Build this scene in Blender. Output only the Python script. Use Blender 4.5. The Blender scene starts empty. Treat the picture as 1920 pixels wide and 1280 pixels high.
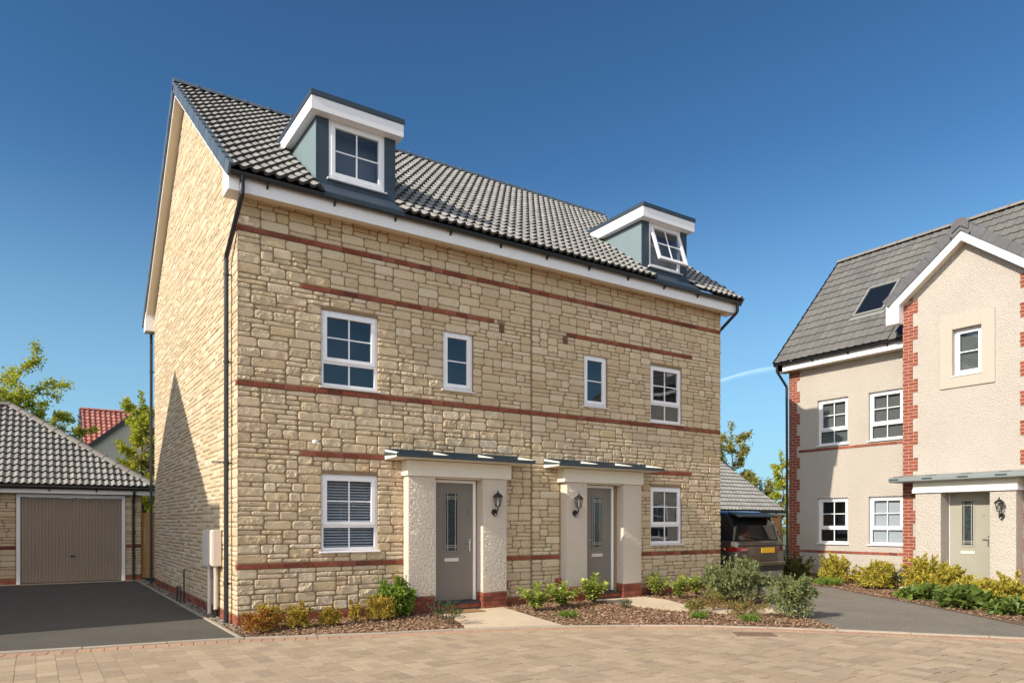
import bpy, bmesh, math, random
from mathutils import Vector, Matrix, noise
R = random.Random(7)
S = bpy.context.scene
COL = S.collection
V = Vector

# ------------------------------------------------------------------ helpers
class Frame:
    """local wall frame: u to the viewer's right, v up, w out of the wall"""
    def __init__(s, o, u, v, w):
        s.o, s.u, s.v, s.w = V(o), V(u), V(v), V(w)
    def P(s, a, b, c=0.0):
        return s.o + s.u*a + s.v*b + s.w*c
WORLD = Frame((0,0,0), (1,0,0), (0,1,0), (0,0,1))
def FRONT(y=0.0, x=0.0, z=0.0): return Frame((x,y,z), (1,0,0), (0,0,1), (0,-1,0))
def LEFT(x=0.0, y=0.0, z=0.0): return Frame((x,y,z), (0,-1,0), (0,0,1), (-1,0,0))

def off_of(p):
    o = V((0,0,0))
    while p is not None:
        o += p.location; p = p.parent
    return o

class MB:
    def __init__(s): s.v=[]; s.f=[]; s.r=[]; s.m=[]
    def add(s, vs, fs, rnd=None, mi=0):
        b = len(s.v); s.v.extend(vs)
        if rnd is None: rnd = R.random()
        for f in fs:
            s.f.append(tuple(b+i for i in f)); s.r.append(rnd); s.m.append(mi)
    def box(s, F, u0,u1,v0,v1,w0,w1, rnd=None, mi=0):
        P=F.P
        vs=[P(u0,v0,w0),P(u1,v0,w0),P(u1,v1,w0),P(u0,v1,w0),P(u0,v0,w1),P(u1,v0,w1),P(u1,v1,w1),P(u0,v1,w1)]
        s.add(vs,[(3,2,1,0),(4,5,6,7),(0,1,5,4),(1,2,6,5),(2,3,7,6),(3,0,4,7)],rnd,mi)
    def wbox(s, x0,x1,y0,y1,z0,z1, rnd=None, mi=0): s.box(WORLD,x0,x1,y0,y1,z0,z1,rnd,mi)
    def quad(s, a,b,c,d, rnd=None, mi=0): s.add([V(a),V(b),V(c),V(d)],[(0,1,2,3)],rnd,mi)
    def prism(s, F, poly, w0, w1, rnd=None, mi=0):
        n=len(poly)
        vs=[F.P(a,b,w0) for a,b in poly]+[F.P(a,b,w1) for a,b in poly]
        fs=[tuple(range(n-1,-1,-1)),tuple(range(n,2*n))]+[(i,(i+1)%n,n+(i+1)%n,n+i) for i in range(n)]
        s.add(vs,fs,rnd,mi)
    def tube(s, path, rad, n=8, rnd=None, mi=0, square=False):
        path=[V(p) for p in path]
        if not isinstance(rad,(list,tuple)): rad=[rad]*len(path)
        vs=[];m=len(path)
        ref=None
        for i,p in enumerate(path):
            d=(path[min(i+1,m-1)]-path[max(i-1,0)]).normalized()
            if ref is None: ref = V((0,0,1)) if abs(d.z)<.9 else V((1,0,0))
            a=d.cross(ref).normalized(); b=a.cross(d).normalized(); ref=b
            for k in range(n):
                t=2*math.pi*(k+(.5 if square else 0))/n
                vs.append(p+(a*math.cos(t)+b*math.sin(t))*rad[i])
        fs=[]
        for i in range(m-1):
            for k in range(n):
                fs.append((i*n+k,i*n+(k+1)%n,(i+1)*n+(k+1)%n,(i+1)*n+k))
        fs.append(tuple(range(n-1,-1,-1))); fs.append(tuple((m-1)*n+k for k in range(n)))
        s.add(vs,fs,rnd,mi)
    def lathe(s, c, prof, n=12, rnd=None, mi=0, axis=None):
        vs=[];c=V(c)
        for r_,z in prof:
            for k in range(n):
                t=2*math.pi*k/n; vs.append(c+V((r_*math.cos(t),r_*math.sin(t),z)))
        fs=[]
        for i in range(len(prof)-1):
            for k in range(n): fs.append((i*n+k,i*n+(k+1)%n,(i+1)*n+(k+1)%n,(i+1)*n+k))
        fs.append(tuple(range(n-1,-1,-1))); fs.append(tuple((len(prof)-1)*n+k for k in range(n)))
        s.add(vs,fs,rnd,mi)
    def build(s, name, mats, parent=None, smooth=False, recalc=True, bevel=0.0):
        me=bpy.data.meshes.new(name)
        o=off_of(parent)
        me.from_pydata([tuple(p-o) for p in s.v],[],s.f)
        if not isinstance(mats,(list,tuple)): mats=[mats]
        for m in mats: me.materials.append(m)
        me.polygons.foreach_set('material_index',s.m)
        at=me.attributes.new('rnd','FLOAT','FACE'); at.data.foreach_set('value',s.r)
        if recalc:
            bm=bmesh.new(); bm.from_mesh(me); bmesh.ops.recalc_face_normals(bm,faces=bm.faces); bm.to_mesh(me); bm.free()
        if smooth: me.polygons.foreach_set('use_smooth',[True]*len(me.polygons))
        me.update()
        ob=bpy.data.objects.new(name,me); COL.objects.link(ob)
        ob.parent=parent
        if bevel:
            b=ob.modifiers.new('bev','BEVEL'); b.width=bevel; b.segments=2; b.limit_method='ANGLE'; b.angle_limit=math.radians(40)
        return ob

def thing(name,label,cat,loc=(0,0,0),group=None):
    o=bpy.data.objects.new(name,None); o.empty_display_size=.2; COL.objects.link(o); o.location=loc
    o['label']=label; o['category']=cat
    if group: o['group']=group
    return o
def tag(o,label=None,cat=None,group=None,kind=None):
    if label: o['label']=label
    if cat: o['category']=cat
    if group: o['group']=group
    if kind: o['kind']=kind
    return o

# ------------------------------------------------------------------ materials
def mat(name, cols, rough=.8, nscale=None, nvar=.15, bump=0, bscale=40, bdist=.01, metal=0, spec=None, translucent=0, detail=4, coat=0, stain=0):
    """cols: one colour or several, blended by the per-piece random value"""
    m=bpy.data.materials.new(name); m.use_nodes=True; nt=m.node_tree; N=nt.nodes; L=nt.links
    for n in list(N): N.remove(n)
    out=N.new('ShaderNodeOutputMaterial'); b=N.new('ShaderNodeBsdfPrincipled')
    b.inputs['Roughness'].default_value=rough; b.inputs['Metallic'].default_value=metal
    if spec is not None: b.inputs['Specular IOR Level'].default_value=spec
    if coat: b.inputs['Coat Weight'].default_value=coat; b.inputs['Coat Roughness'].default_value=.05
    if isinstance(cols[0],(int,float)): cols=[cols]
    if len(cols)>1:
        a=N.new('ShaderNodeAttribute'); a.attribute_name='rnd'
        cr=N.new('ShaderNodeValToRGB'); e=cr.color_ramp.elements
        while len(e)<len(cols): e.new(.5)
        for i,c in enumerate(cols): e[i].position=i/(len(cols)-1); e[i].color=(*c,1)
        L.new(a.outputs['Fac'],cr.inputs['Fac']); csock=cr.outputs['Color']
    else:
        rgb=N.new('ShaderNodeRGB'); rgb.outputs[0].default_value=(*cols[0],1); csock=rgb.outputs[0]
    tc=N.new('ShaderNodeTexCoord')
    def mul(csock,scale,var,det=detail):
        n=N.new('ShaderNodeTexNoise'); n.inputs['Scale'].default_value=scale; n.inputs['Detail'].default_value=det; n.inputs['Roughness'].default_value=.65
        L.new(tc.outputs['Object'],n.inputs['Vector'])
        mr=N.new('ShaderNodeMapRange'); mr.inputs['From Min'].default_value=.25; mr.inputs['From Max'].default_value=.75
        mr.inputs['To Min'].default_value=1-var; mr.inputs['To Max'].default_value=1+var
        L.new(n.outputs['Fac'],mr.inputs['Value'])
        mx=N.new('ShaderNodeMix'); mx.data_type='RGBA'; mx.blend_type='MULTIPLY'; mx.inputs['Factor'].default_value=1
        L.new(csock,mx.inputs['A']); L.new(mr.outputs['Result'],mx.inputs['B'])
        return mx.outputs['Result']
    if nscale: csock=mul(csock,nscale,nvar)
    if stain: csock=mul(csock,1.1,stain,3)
    L.new(csock,b.inputs['Base Color'])
    if bump:
        n=N.new('ShaderNodeTexNoise'); n.inputs['Scale'].default_value=bscale; n.inputs['Detail'].default_value=3
        L.new(tc.outputs['Object'],n.inputs['Vector'])
        bp=N.new('ShaderNodeBump'); bp.inputs['Strength'].default_value=bump; bp.inputs['Distance'].default_value=bdist
        L.new(n.outputs['Fac'],bp.inputs['Height']); L.new(bp.outputs['Normal'],b.inputs['Normal'])
    if translucent:
        t=N.new('ShaderNodeBsdfTranslucent'); L.new(csock,t.inputs['Color'])
        ms=N.new('ShaderNodeMixShader'); ms.inputs[0].default_value=translucent
        L.new(b.outputs[0],ms.inputs[1]); L.new(t.outputs[0],ms.inputs[2]); L.new(ms.outputs[0],out.inputs['Surface'])
    else: L.new(b.outputs[0],out.inputs['Surface'])
    return m

def brick_tex_mat(name, axes, c1, c2, mortar, bw=.225, bh=.075, ms=.008, bump=.6):
    """running-bond brickwork; axes picks the two object axes that run along and up the face"""
    m=mat(name,c1,rough=.85); nt=m.node_tree; N=nt.nodes; L=nt.links
    b=[n for n in N if n.type=='BSDF_PRINCIPLED'][0]
    tc=[n for n in N if n.type=='TEX_COORD'][0]
    sep=N.new('ShaderNodeSeparateXYZ'); L.new(tc.outputs['Object'],sep.inputs[0])
    cb=N.new('ShaderNodeCombineXYZ'); L.new(sep.outputs[axes[0]],cb.inputs[0]); L.new(sep.outputs[axes[1]],cb.inputs[1])
    br=N.new('ShaderNodeTexBrick'); L.new(cb.outputs[0],br.inputs['Vector'])
    br.inputs['Color1'].default_value=(*c1,1); br.inputs['Color2'].default_value=(*c2,1); br.inputs['Mortar'].default_value=(*mortar,1)
    br.inputs['Scale'].default_value=1; br.inputs['Mortar Size'].default_value=ms; br.inputs['Brick Width'].default_value=bw; br.inputs['Row Height'].default_value=bh
    br.inputs['Mortar Smooth'].default_value=.1
    n=N.new('ShaderNodeTexNoise'); n.inputs['Scale'].default_value=25; n.inputs['Detail'].default_value=4; L.new(tc.outputs['Object'],n.inputs['Vector'])
    mr=N.new('ShaderNodeMapRange'); mr.inputs['To Min'].default_value=.7; mr.inputs['To Max'].default_value=1.3; L.new(n.outputs['Fac'],mr.inputs['Value'])
    mx=N.new('ShaderNodeMix'); mx.data_type='RGBA'; mx.blend_type='MULTIPLY'; mx.inputs['Factor'].default_value=1
    L.new(br.outputs['Color'],mx.inputs['A']); L.new(mr.outputs['Result'],mx.inputs['B']); L.new(mx.outputs['Result'],b.inputs['Base Color'])
    bp=N.new('ShaderNodeBump'); bp.inputs['Strength'].default_value=bump; bp.inputs['Distance'].default_value=.006; bp.invert=True
    L.new(br.outputs['Fac'],bp.inputs['Height']); L.new(bp.outputs['Normal'],b.inputs['Normal'])
    return m

def glass_mat(name, tint=(.84,.87,.90), ior=1.62):
    m=bpy.data.materials.new(name); m.use_nodes=True; nt=m.node_tree; N=nt.nodes; L=nt.links
    for n in list(N): N.remove(n)
    out=N.new('ShaderNodeOutputMaterial'); g=N.new('ShaderNodeBsdfGlossy'); g.inputs['Roughness'].default_value=.004; g.inputs['Color'].default_value=(.95,.97,1,1)
    t=N.new('ShaderNodeBsdfTransparent'); t.inputs['Color'].default_value=(*tint,1)
    lw=N.new('ShaderNodeLayerWeight'); lw.inputs['Blend'].default_value=.5
    pw=N.new('ShaderNodeMath'); pw.operation='POWER'; pw.inputs[1].default_value=5; L.new(lw.outputs['Facing'],pw.inputs[0])
    fr=N.new('ShaderNodeMapRange'); fr.inputs['To Min'].default_value=((ior-1)/(ior+1))**2; L.new(pw.outputs[0],fr.inputs['Value'])
    tc=N.new('ShaderNodeTexCoord'); nz=N.new('ShaderNodeTexNoise'); nz.inputs['Scale'].default_value=1.6; nz.inputs['Detail'].default_value=1
    L.new(tc.outputs['Object'],nz.inputs['Vector'])
    bp=N.new('ShaderNodeBump'); bp.inputs['Strength'].default_value=.25; bp.inputs['Distance'].default_value=.012
    L.new(nz.outputs['Fac'],bp.inputs['Height']); L.new(bp.outputs['Normal'],g.inputs['Normal'])
    ms=N.new('ShaderNodeMixShader'); L.new(fr.outputs[0],ms.inputs[0]); L.new(t.outputs[0],ms.inputs[1]); L.new(g.outputs[0],ms.inputs[2]); L.new(ms.outputs[0],out.inputs['Surface'])
    return m

M={}
M['stone']=mat('rough_limestone',[(.545,.405,.25),(.59,.46,.30),(.635,.51,.35),(.56,.43,.275),(.665,.55,.40),(.61,.46,.32),(.53,.415,.28)],rough=.95,nscale=55,nvar=.2,bump=.6,bscale=110,bdist=.006,spec=.15,stain=.07)
M['mortar']=mat('brown_mortar',(.27,.19,.12),rough=1,nscale=30,nvar=.2,bump=.3,bscale=120,spec=.1)
M['brick']=mat('red_brick',[(.23,.065,.04),(.29,.09,.055),(.18,.05,.035),(.33,.115,.07),(.13,.04,.035)],rough=.9,nscale=45,nvar=.3,bump=.4,bscale=110,bdist=.004,spec=.2)
M['tile']=mat('pale_grey_pantile',[(.28,.268,.248),(.315,.30,.275),(.245,.238,.226),(.35,.332,.305)],rough=.5,nscale=14,nvar=.12,bump=.15,bscale=160,bdist=.003,spec=.45,stain=.08)
M['edge']=mat('shaded_tile_edge',(.045,.042,.042),rough=.9,nscale=20,nvar=.3)  # lip coloured near black, painting in the shade along each tile row
M['edge_red']=mat('shaded_red_tile_edge',(.16,.045,.035),rough=.9,nscale=20,nvar=.3)  # red lips darkened the same way, row shade put into the colour
M['tile2']=mat('slate_grey_tile',[(.135,.128,.12),(.155,.147,.135),(.12,.115,.11)],rough=.75,nscale=10,nvar=.12,bump=.15,bscale=150,bdist=.003,stain=.1)
M['tile_red']=mat('red_clay_pantile',[(.38,.145,.11),(.44,.18,.14),(.32,.11,.085)],rough=.7,nscale=8,nvar=.15)
M['tilegrey']=mat('grey_ridge_concrete',[(.19,.17,.155),(.225,.205,.185)],rough=.75,nscale=12,nvar=.12)
M['verge']=mat('blue_grey_verge_cap',[(.085,.11,.14),(.10,.125,.155),(.075,.10,.13)],rough=.5,nscale=9,nvar=.08)
M['verge2']=mat('dark_grey_verge_tile',[(.09,.09,.10),(.115,.115,.125),(.10,.095,.10)],rough=.6,nscale=12,nvar=.2)
M['white']=mat('white_upvc',(.86,.85,.88),rough=.35,nscale=6,nvar=.02)
M['whitewood']=mat('white_fascia_board',(.86,.84,.86),rough=.5,nscale=7,nvar=.03)
M['soffit']=mat('cream_soffit',(.74,.66,.54),rough=.6,nscale=7,nvar=.03)
M['black']=mat('black_plastic_gutter',(.018,.018,.02),rough=.38,nscale=8,nvar=.2)
M['lead']=mat('blue_grey_dormer_cladding',(.036,.056,.078),rough=.5,nscale=5,nvar=.08,spec=.5)
M['cheek']=mat('pale_green_grey_cheek_panel',(.19,.25,.265),rough=.5,nscale=4,nvar=.05)
M['roughcast']=mat('cream_roughcast_render',(.53,.475,.42),rough=.95,nscale=45,nvar=.12,bump=1.0,bscale=40,bdist=.036,spec=.1,stain=.05)
M['pierdash']=mat('dashed_pier_render',(.60,.52,.44),rough=.9,nscale=70,nvar=.10,bump=.25,bscale=140,bdist=.005,spec=.2)
M['surround']=mat('smooth_sand_render',(.47,.415,.35),rough=.9,nscale=9,nvar=.04,bump=.15,bscale=120)
M['joinery']=mat('cream_white_lintel',(.74,.69,.60),rough=.6,nscale=5,nvar=.03)
M['canopyblue']=mat('grey_blue_canopy_metal',(.04,.055,.065),rough=.4,nscale=5,nvar=.08)
M['canopygrey']=mat('mid_grey_canopy_metal',(.22,.25,.25),rough=.45,nscale=5,nvar=.05)
M['skyframe']=mat('grey_skylight_frame',(.24,.245,.23),rough=.5,nscale=6,nvar=.05)
M['door']=mat('taupe_grey_door',(.20,.175,.15),rough=.45,nscale=3,nvar=.04,bump=.12,bscale=60,bdist=.002)
M['door2']=mat('sage_grey_door',(.33,.31,.25),rough=.5,nscale=3,nvar=.04,bump=.12,bscale=60,bdist=.002)
M['garagedoor']=mat('brown_grey_garage_door',(.29,.225,.175),rough=.5,nscale=1.5,nvar=.06)
M['metal']=mat('brushed_chrome',(.7,.7,.7),rough=.25,metal=1,nscale=9,nvar=.05)
M['letter']=mat('pale_letter_plate',(.66,.62,.55),rough=.35,nscale=9,nvar=.05)
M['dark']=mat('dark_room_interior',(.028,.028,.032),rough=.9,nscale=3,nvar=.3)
M['pale_room']=mat('pale_room_interior',(.30,.31,.33),rough=.9,nscale=3,nvar=.1)
M['threshold']=mat('dark_threshold',(.05,.05,.055),rough=.5,nscale=9,nvar=.2)
M['blind']=mat('white_blind_slat',(.86,.85,.83),rough=.6,nscale=9,nvar=.03,translucent=.15)
M['curtain']=mat('grey_blind',(.22,.215,.19),rough=.9,nscale=9,nvar=.05)
M['glass']=glass_mat('window_glass')
M['lanternglass']=glass_mat('lantern_glass',(.9,.9,.9),1.45)
M['leadglass']=mat('dark_door_glass',(.035,.045,.05),rough=.12,nscale=18,nvar=.5,spec=.7)
M['lamp']=mat('black_cast_lantern',(.015,.015,.017),rough=.45,nscale=20,nvar=.2)
M['candle']=mat('white_lamp_tube',(.75,.75,.7),rough=.4,nscale=9,nvar=.02)
M['asphalt']=mat('dark_asphalt',(.20,.178,.15),rough=.95,nscale=38,nvar=.42,bump=.7,bscale=90,bdist=.006,spec=.2,stain=.12)
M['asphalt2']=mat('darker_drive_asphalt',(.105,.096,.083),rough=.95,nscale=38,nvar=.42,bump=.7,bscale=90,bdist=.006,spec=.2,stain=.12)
M['concrete']=mat('pale_kerb_concrete',[(.36,.305,.235),(.40,.34,.265)],rough=.9,nscale=30,nvar=.12,bump=.2,bscale=120,stain=.1)
M['flag']=mat('buff_path_flagstone',[(.58,.46,.32),(.62,.50,.36)],rough=.9,nscale=12,nvar=.10,bump=.25,bscale=70,bdist=.004,stain=.12)
M['block']=mat('tan_paving_block',[(.36,.27,.175),(.40,.305,.20),(.45,.345,.235),(.33,.25,.17),(.42,.31,.205)],rough=.92,nscale=30,nvar=.18,bump=.35,bscale=120,bdist=.004,stain=.11)
M['blockpink']=mat('pink_edge_block',[(.42,.25,.16),(.46,.29,.19),(.38,.23,.16)],rough=.92,nscale=20,nvar=.16,bump=.3,bscale=120,bdist=.004,stain=.1)
M['draincover']=mat('brown_iron_drain',(.20,.13,.085),rough=.7,nscale=40,nvar=.3)
M['joint']=mat('sandy_paving_joint',(.085,.06,.038),rough=1,nscale=40,nvar=.35)
M['soil']=mat('brown_bed_soil',(.20,.12,.07),rough=1,nscale=18,nvar=.35,bump=.8,bscale=40,bdist=.03,stain=.15)
M['chip']=mat('bark_mulch_chip',[(.17,.085,.045),(.30,.17,.095),(.42,.27,.165),(.24,.125,.07),(.50,.36,.24)],rough=.9,nscale=40,nvar=.2)
M['gravel']=mat('grey_brown_gravel',[(.30,.25,.2),(.2,.16,.13),(.40,.35,.29),(.26,.2,.16)],rough=.9,nscale=50,nvar=.2)
M['ground']=mat('grass_ground',(.10,.13,.045),rough=1,nscale=3,nvar=.3,bump=.5,bscale=20,bdist=.04)
M['bark']=mat('grey_brown_bark',(.14,.10,.07),rough=.95,nscale=20,nvar=.3,bump=.5,bscale=50,bdist=.01)
M['stem']=mat('brown_twig',(.15,.09,.05),rough=.9,nscale=30,nvar=.3)
M['fence']=mat('orange_brown_timber',[(.46,.24,.09),(.52,.29,.12),(.40,.20,.075)],rough=.85,nscale=18,nvar=.2)
M['mat']=mat('coir_door_mat',(.32,.17,.07),rough=1,nscale=80,nvar=.3,bump=.5,bscale=150)
def leafm(n,cols,tr=.30,rough=.55): return mat(n,cols,rough=rough,nscale=6,nvar=.12,translucent=tr,spec=.3)
M['lf_orange']=leafm('orange_red_leaf',[(.30,.07,.02),(.42,.16,.03),(.45,.26,.04),(.34,.28,.04),(.50,.12,.03)])
M['lf_gold']=leafm('golden_leaf',[(.42,.34,.045),(.52,.38,.05),(.34,.30,.05),(.52,.28,.05)])
M['lf_euon']=leafm('yellow_variegated_leaf',[(.20,.20,.03),(.56,.46,.06),(.64,.53,.08),(.38,.34,.05),(.66,.56,.12)])
M['lf_bright']=leafm('bright_green_leaf',[(.12,.22,.03),(.19,.30,.04),(.29,.38,.06),(.10,.17,.03)])
M['lf_broad']=leafm('broad_green_leaf',[(.09,.14,.03),(.14,.20,.04),(.20,.26,.06),(.07,.11,.025)],.25,.4)
M['lf_laurel']=leafm('lime_laurel_leaf',[(.26,.36,.06),(.40,.47,.09),(.54,.56,.15),(.20,.30,.05),(.62,.62,.24)],rough=.4)
M['lf_shrub']=leafm('grey_green_leaf',[(.11,.15,.045),(.18,.23,.07),(.28,.31,.11),(.14,.18,.07),(.38,.39,.19)])
M['lf_dark']=leafm('dark_green_leaf',[(.035,.07,.025),(.06,.10,.035),(.09,.14,.05)])
M['lf_mixed']=leafm('yellow_green_rusty_leaf',[(.22,.22,.06),(.34,.25,.07),(.15,.19,.05),(.36,.18,.06)])
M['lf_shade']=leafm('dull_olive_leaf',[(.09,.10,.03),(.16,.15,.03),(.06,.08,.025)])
M['lf_tree']=leafm('green_yellow_tree_leaf',[(.12,.20,.03),(.20,.29,.04),(.34,.39,.05),(.46,.46,.07),(.15,.23,.035)])
M['lf_tree2']=leafm('lime_tree_leaf',[(.24,.30,.035),(.42,.46,.045),(.56,.56,.06),(.66,.61,.09),(.30,.36,.045)],.45)
M['lf_tree3']=leafm('olive_gold_tree_leaf',[(.18,.19,.045),(.35,.31,.07),(.50,.42,.11),(.12,.14,.04),(.27,.26,.065)])
M['lf_purple']=leafm('purple_tree_leaf',[(.12,.06,.06),(.2,.1,.09),(.09,.05,.06)])
M['paint']=mat('grey_brown_car_paint',(.10,.088,.078),rough=.3,metal=.55,coat=.9,nscale=3,nvar=.03)
M['carglass']=mat('black_car_glass',(.008,.009,.01),rough=.04,spec=.9,nscale=3,nvar=.02)
M['cartrim']=mat('satin_black_trim',(.02,.02,.02),rough=.5,nscale=9,nvar=.1)
M['carlow']=mat('grey_lower_bumper',(.22,.20,.18),rough=.45,nscale=6,nvar=.05)
M['taillight']=mat('red_tail_lens',(.20,.010,.012),rough=.15,nscale=20,nvar=.3,coat=.8)
M['tailclear']=mat('pink_clear_lens',(.34,.13,.11),rough=.2,nscale=20,nvar=.1,coat=.8)
M['plate']=mat('yellow_number_plate',(.72,.42,.02),rough=.4,nscale=12,nvar=.03)
M['rubber']=mat('tyre_rubber',(.02,.02,.02),rough=.8,nscale=30,nvar=.2)
M['alloy']=mat('silver_alloy',(.45,.45,.46),rough=.3,metal=.9,nscale=9,nvar=.05)
M['meter']=mat('cream_meter_cabinet',(.66,.58,.52),rough=.5,nscale=6,nvar=.04)
M['terracotta']=mat('brown_air_brick',(.17,.10,.06),rough=.9,nscale=40,nvar=.2)
M['brickY']=brick_tex_mat('red_quoin_brickwork',(1,2),(.22,.045,.028),(.29,.07,.042),(.40,.28,.20))
M['brickX']=brick_tex_mat('red_house_brickwork',(0,2),(.30,.08,.05),(.38,.11,.07),(.42,.34,.27))

# ------------------------------------------------------------------ stone masonry
def stone_face(mb, F, a0,a1,b0,b1, rough=1.0, e0=True,e1_=True, cell=.014):
    """one rock-faced stone: a domed, pitted grid whose rim sinks back to the mortar"""
    rnd=R.random(); w=a1-a0; h=b1-b0
    nx=max(3,int(w/cell)); nz=max(3,int(h/cell))
    rim=.008
    xs=[0,rim]+[rim+(w-2*rim)*i/(nx) for i in range(1,nx)]+[w-rim,w]
    zs=[0,rim]+[rim+(h-2*rim)*i/(nz) for i in range(1,nz)]+[h-rim,h]
    amp=R.choice([.12,.3,.5,.8,1.0,1.25])*rough
    base=R.uniform(.004,.009); tx=R.uniform(-.004,.004); tz=R.uniform(-.004,.004); so=V((R.uniform(0,99),R.uniform(0,99),R.uniform(0,99)))
    cr=R.uniform(.003,.013); patch=R.uniform(-.35,.85)
    vs=[];X=len(xs);Z=len(zs)
    for j,z in enumerate(zs):
        for i,x in enumerate(xs):
            edge=(i in(0,X-1)) or (j in (0,Z-1))
            # rounded outline
            cx=min(x,w-x); cz=min(z,h-z); q=max(0,(1-cx/(.05)))*max(0,(1-cz/(.05)))
            px=x+(cr*q if x<w/2 else -cr*q); pz=z+(cr*q if z<h/2 else -cr*q)
            g=min(1,max(0,noise.noise(V((x*8,z*8,3))+so)*2.6+patch)); q2=noise.noise(V((x*21,z*21,7))+so)
            n=noise.noise(V((x*9,z*9,0))+so)*.45+(.40-abs(q2)*1.6)*g+.12*g*noise.noise(V((x*60,z*60,1))+so)
            if edge and not ((i==0 and not e0) or (i==X-1 and not e1_)):
                hh=-.002; px+=noise.noise(V((x*9,z*9,3))+so)*.006; pz+=noise.noise(V((x*9,z*9,5))+so)*.005
            else:
                ring=1.0 if (1<i<X-2 and 1<j<Z-2) else .8
                hh=base*ring+(x/w-.5)*tx+(z/h-.5)*tz+amp*.027*max(-.08,n)*(.35+.65*ring)
            vs.append(F.P(a0+px,b0+pz,hh))
    fs=[(j*X+i,j*X+i+1,(j+1)*X+i+1,(j+1)*X+i) for j in range(Z-1) for i in range(X-1)]
    mb.add(vs,fs,rnd)

def pack_stones(mb, F, u0,u1,v0,v1, holes=(), topfn=None, rough=1.0, corner0=False, corner1=False, unit=.072, cu=.046, gap=.0042, cell=.014):
    nr=max(1,round((v1-v0)/unit)); rh=(v1-v0)/nr; nc=max(1,round((u1-u0)/cu)); cw=(u1-u0)/nc
    occ=[[False]*nc for _ in range(nr)]
    for r in range(nr):
        for c in range(nc):
            uc=u0+(c+.5)*cw; vc=v0+(r+.5)*rh
            for (a,b,d,e) in holes:
                if a-.005<uc<b+.005 and d-.02<vc<e+.02: occ[r][c]=True
            if topfn and vc>topfn(uc)-.01: occ[r][c]=True
    for r in range(nr):
        c=0
        while c<nc:
            if occ[r][c]: c+=1; continue
            h=R.choice([1,1,1,1,2,2,2,2]); h=min(h,nr-r)
            while h>1 and occ[r+h-1][c]: h-=1
            w=R.randint(4,10) if h==1 else R.randint(4,9)
            k=0
            while k<w and c+k<nc and not any(occ[r+q][c+k] for q in range(h)): k+=1
            if h>1 and k<4:
                h=1; k=0; w=R.randint(4,8)
                while k<w and c+k<nc and not occ[r][c+k]: k+=1
            m=0
            while c+k+m<nc and m<3 and not occ[r][c+k+m]: m+=1
            if m<3 and m>0 and not any(occ[r+q][c+k+t] for q in range(h) for t in range(m)): k+=m
            if k==0: k=1; h=1
            for q in range(h):
                for t in range(k): occ[r+q][c+t]=True
            a0=u0+c*cw; a1=u0+(c+k)*cw; b0=v0+r*rh; b1=v0+(r+h)*rh
            c0=corner0 and c==0; c1=corner1 and c+k==nc
            stone_face(mb,F,a0+(-.014 if c0 else gap),a1-(-.014 if c1 else gap),b0+gap,b1-gap,rough,not c0,not c1,cell)
            c+=k

def wall_sheet(mb,F,u0,u1,v0,v1,holes=(),w=0.0,mi=0,reveal=.08,rmi=None):
    us=sorted({u0,u1,*[min(max(x,u0),u1) for h in holes for x in h[:2]]}); vs=sorted({v0,v1,*[min(max(x,v0),v1) for h in holes for x in h[2:]]})
    for i in range(len(us)-1):
        for j in range(len(vs)-1):
            uc=(us[i]+us[i+1])/2; vc=(vs[j]+vs[j+1])/2
            if any(a<uc<b and c<vc<d for a,b,c,d in holes): continue
            mb.add([F.P(us[i],vs[j],w),F.P(us[i+1],vs[j],w),F.P(us[i+1],vs[j+1],w),F.P(us[i],vs[j+1],w)],[(0,1,2,3)],.5,mi)
    rm=mi if rmi is None else rmi
    for a,b,c,d in holes:
        for (p,q) in (((a,c),(b,c)),((b,c),(b,d)),((b,d),(a,d)),((a,d),(a,c))):
            mb.add([F.P(p[0],p[1],w),F.P(p[0],p[1],w-reveal),F.P(q[0],q[1],w-reveal),F.P(q[0],q[1],w)],[(0,1,2,3)],.5,rm)

def bricks(mb,F,u0,u1,v0,n=1,w0=-.01,w1=.012,L=.215,h=.065,g=.01,stagger=True):
    for r in range(n):
        u=u0-(L/2 if (r%2 and stagger) else 0)
        while u<u1-.02:
            a=max(u,u0); b=min(u+L,u1)
            if b-a>.03:
                mb.box(F,a,b,v0+r*(h+g),v0+r*(h+g)+h,w0,w1+R.uniform(-.002,.002))
            u+=L+g

def rough_face(mb,F,u0,u1,v0,v1,cell=.013,amp=.0085,w=0.0,freq=50):
    nx=max(2,int((u1-u0)/cell)); nz=max(2,int((v1-v0)/cell)); so=V((R.uniform(0,99),R.uniform(0,99),0)); vs=[]
    for j in range(nz+1):
        for i in range(nx+1):
            x=u0+(u1-u0)*i/nx; z=v0+(v1-v0)*j/nz
            e=i in(0,nx) or j in (0,nz)
            n=(R.random()**1.6-.3)*.55+.5*noise.noise(V((x*freq,z*freq,0))+so)
            vs.append(F.P(x,z,w+(0 if e else amp*max(-.2,n))))
    X=nx+1
    mb.add(vs,[(j*X+i,j*X+i+1,(j+1)*X+i+1,(j+1)*X+i) for j in range(nz) for i in range(nx)],.5)

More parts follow.
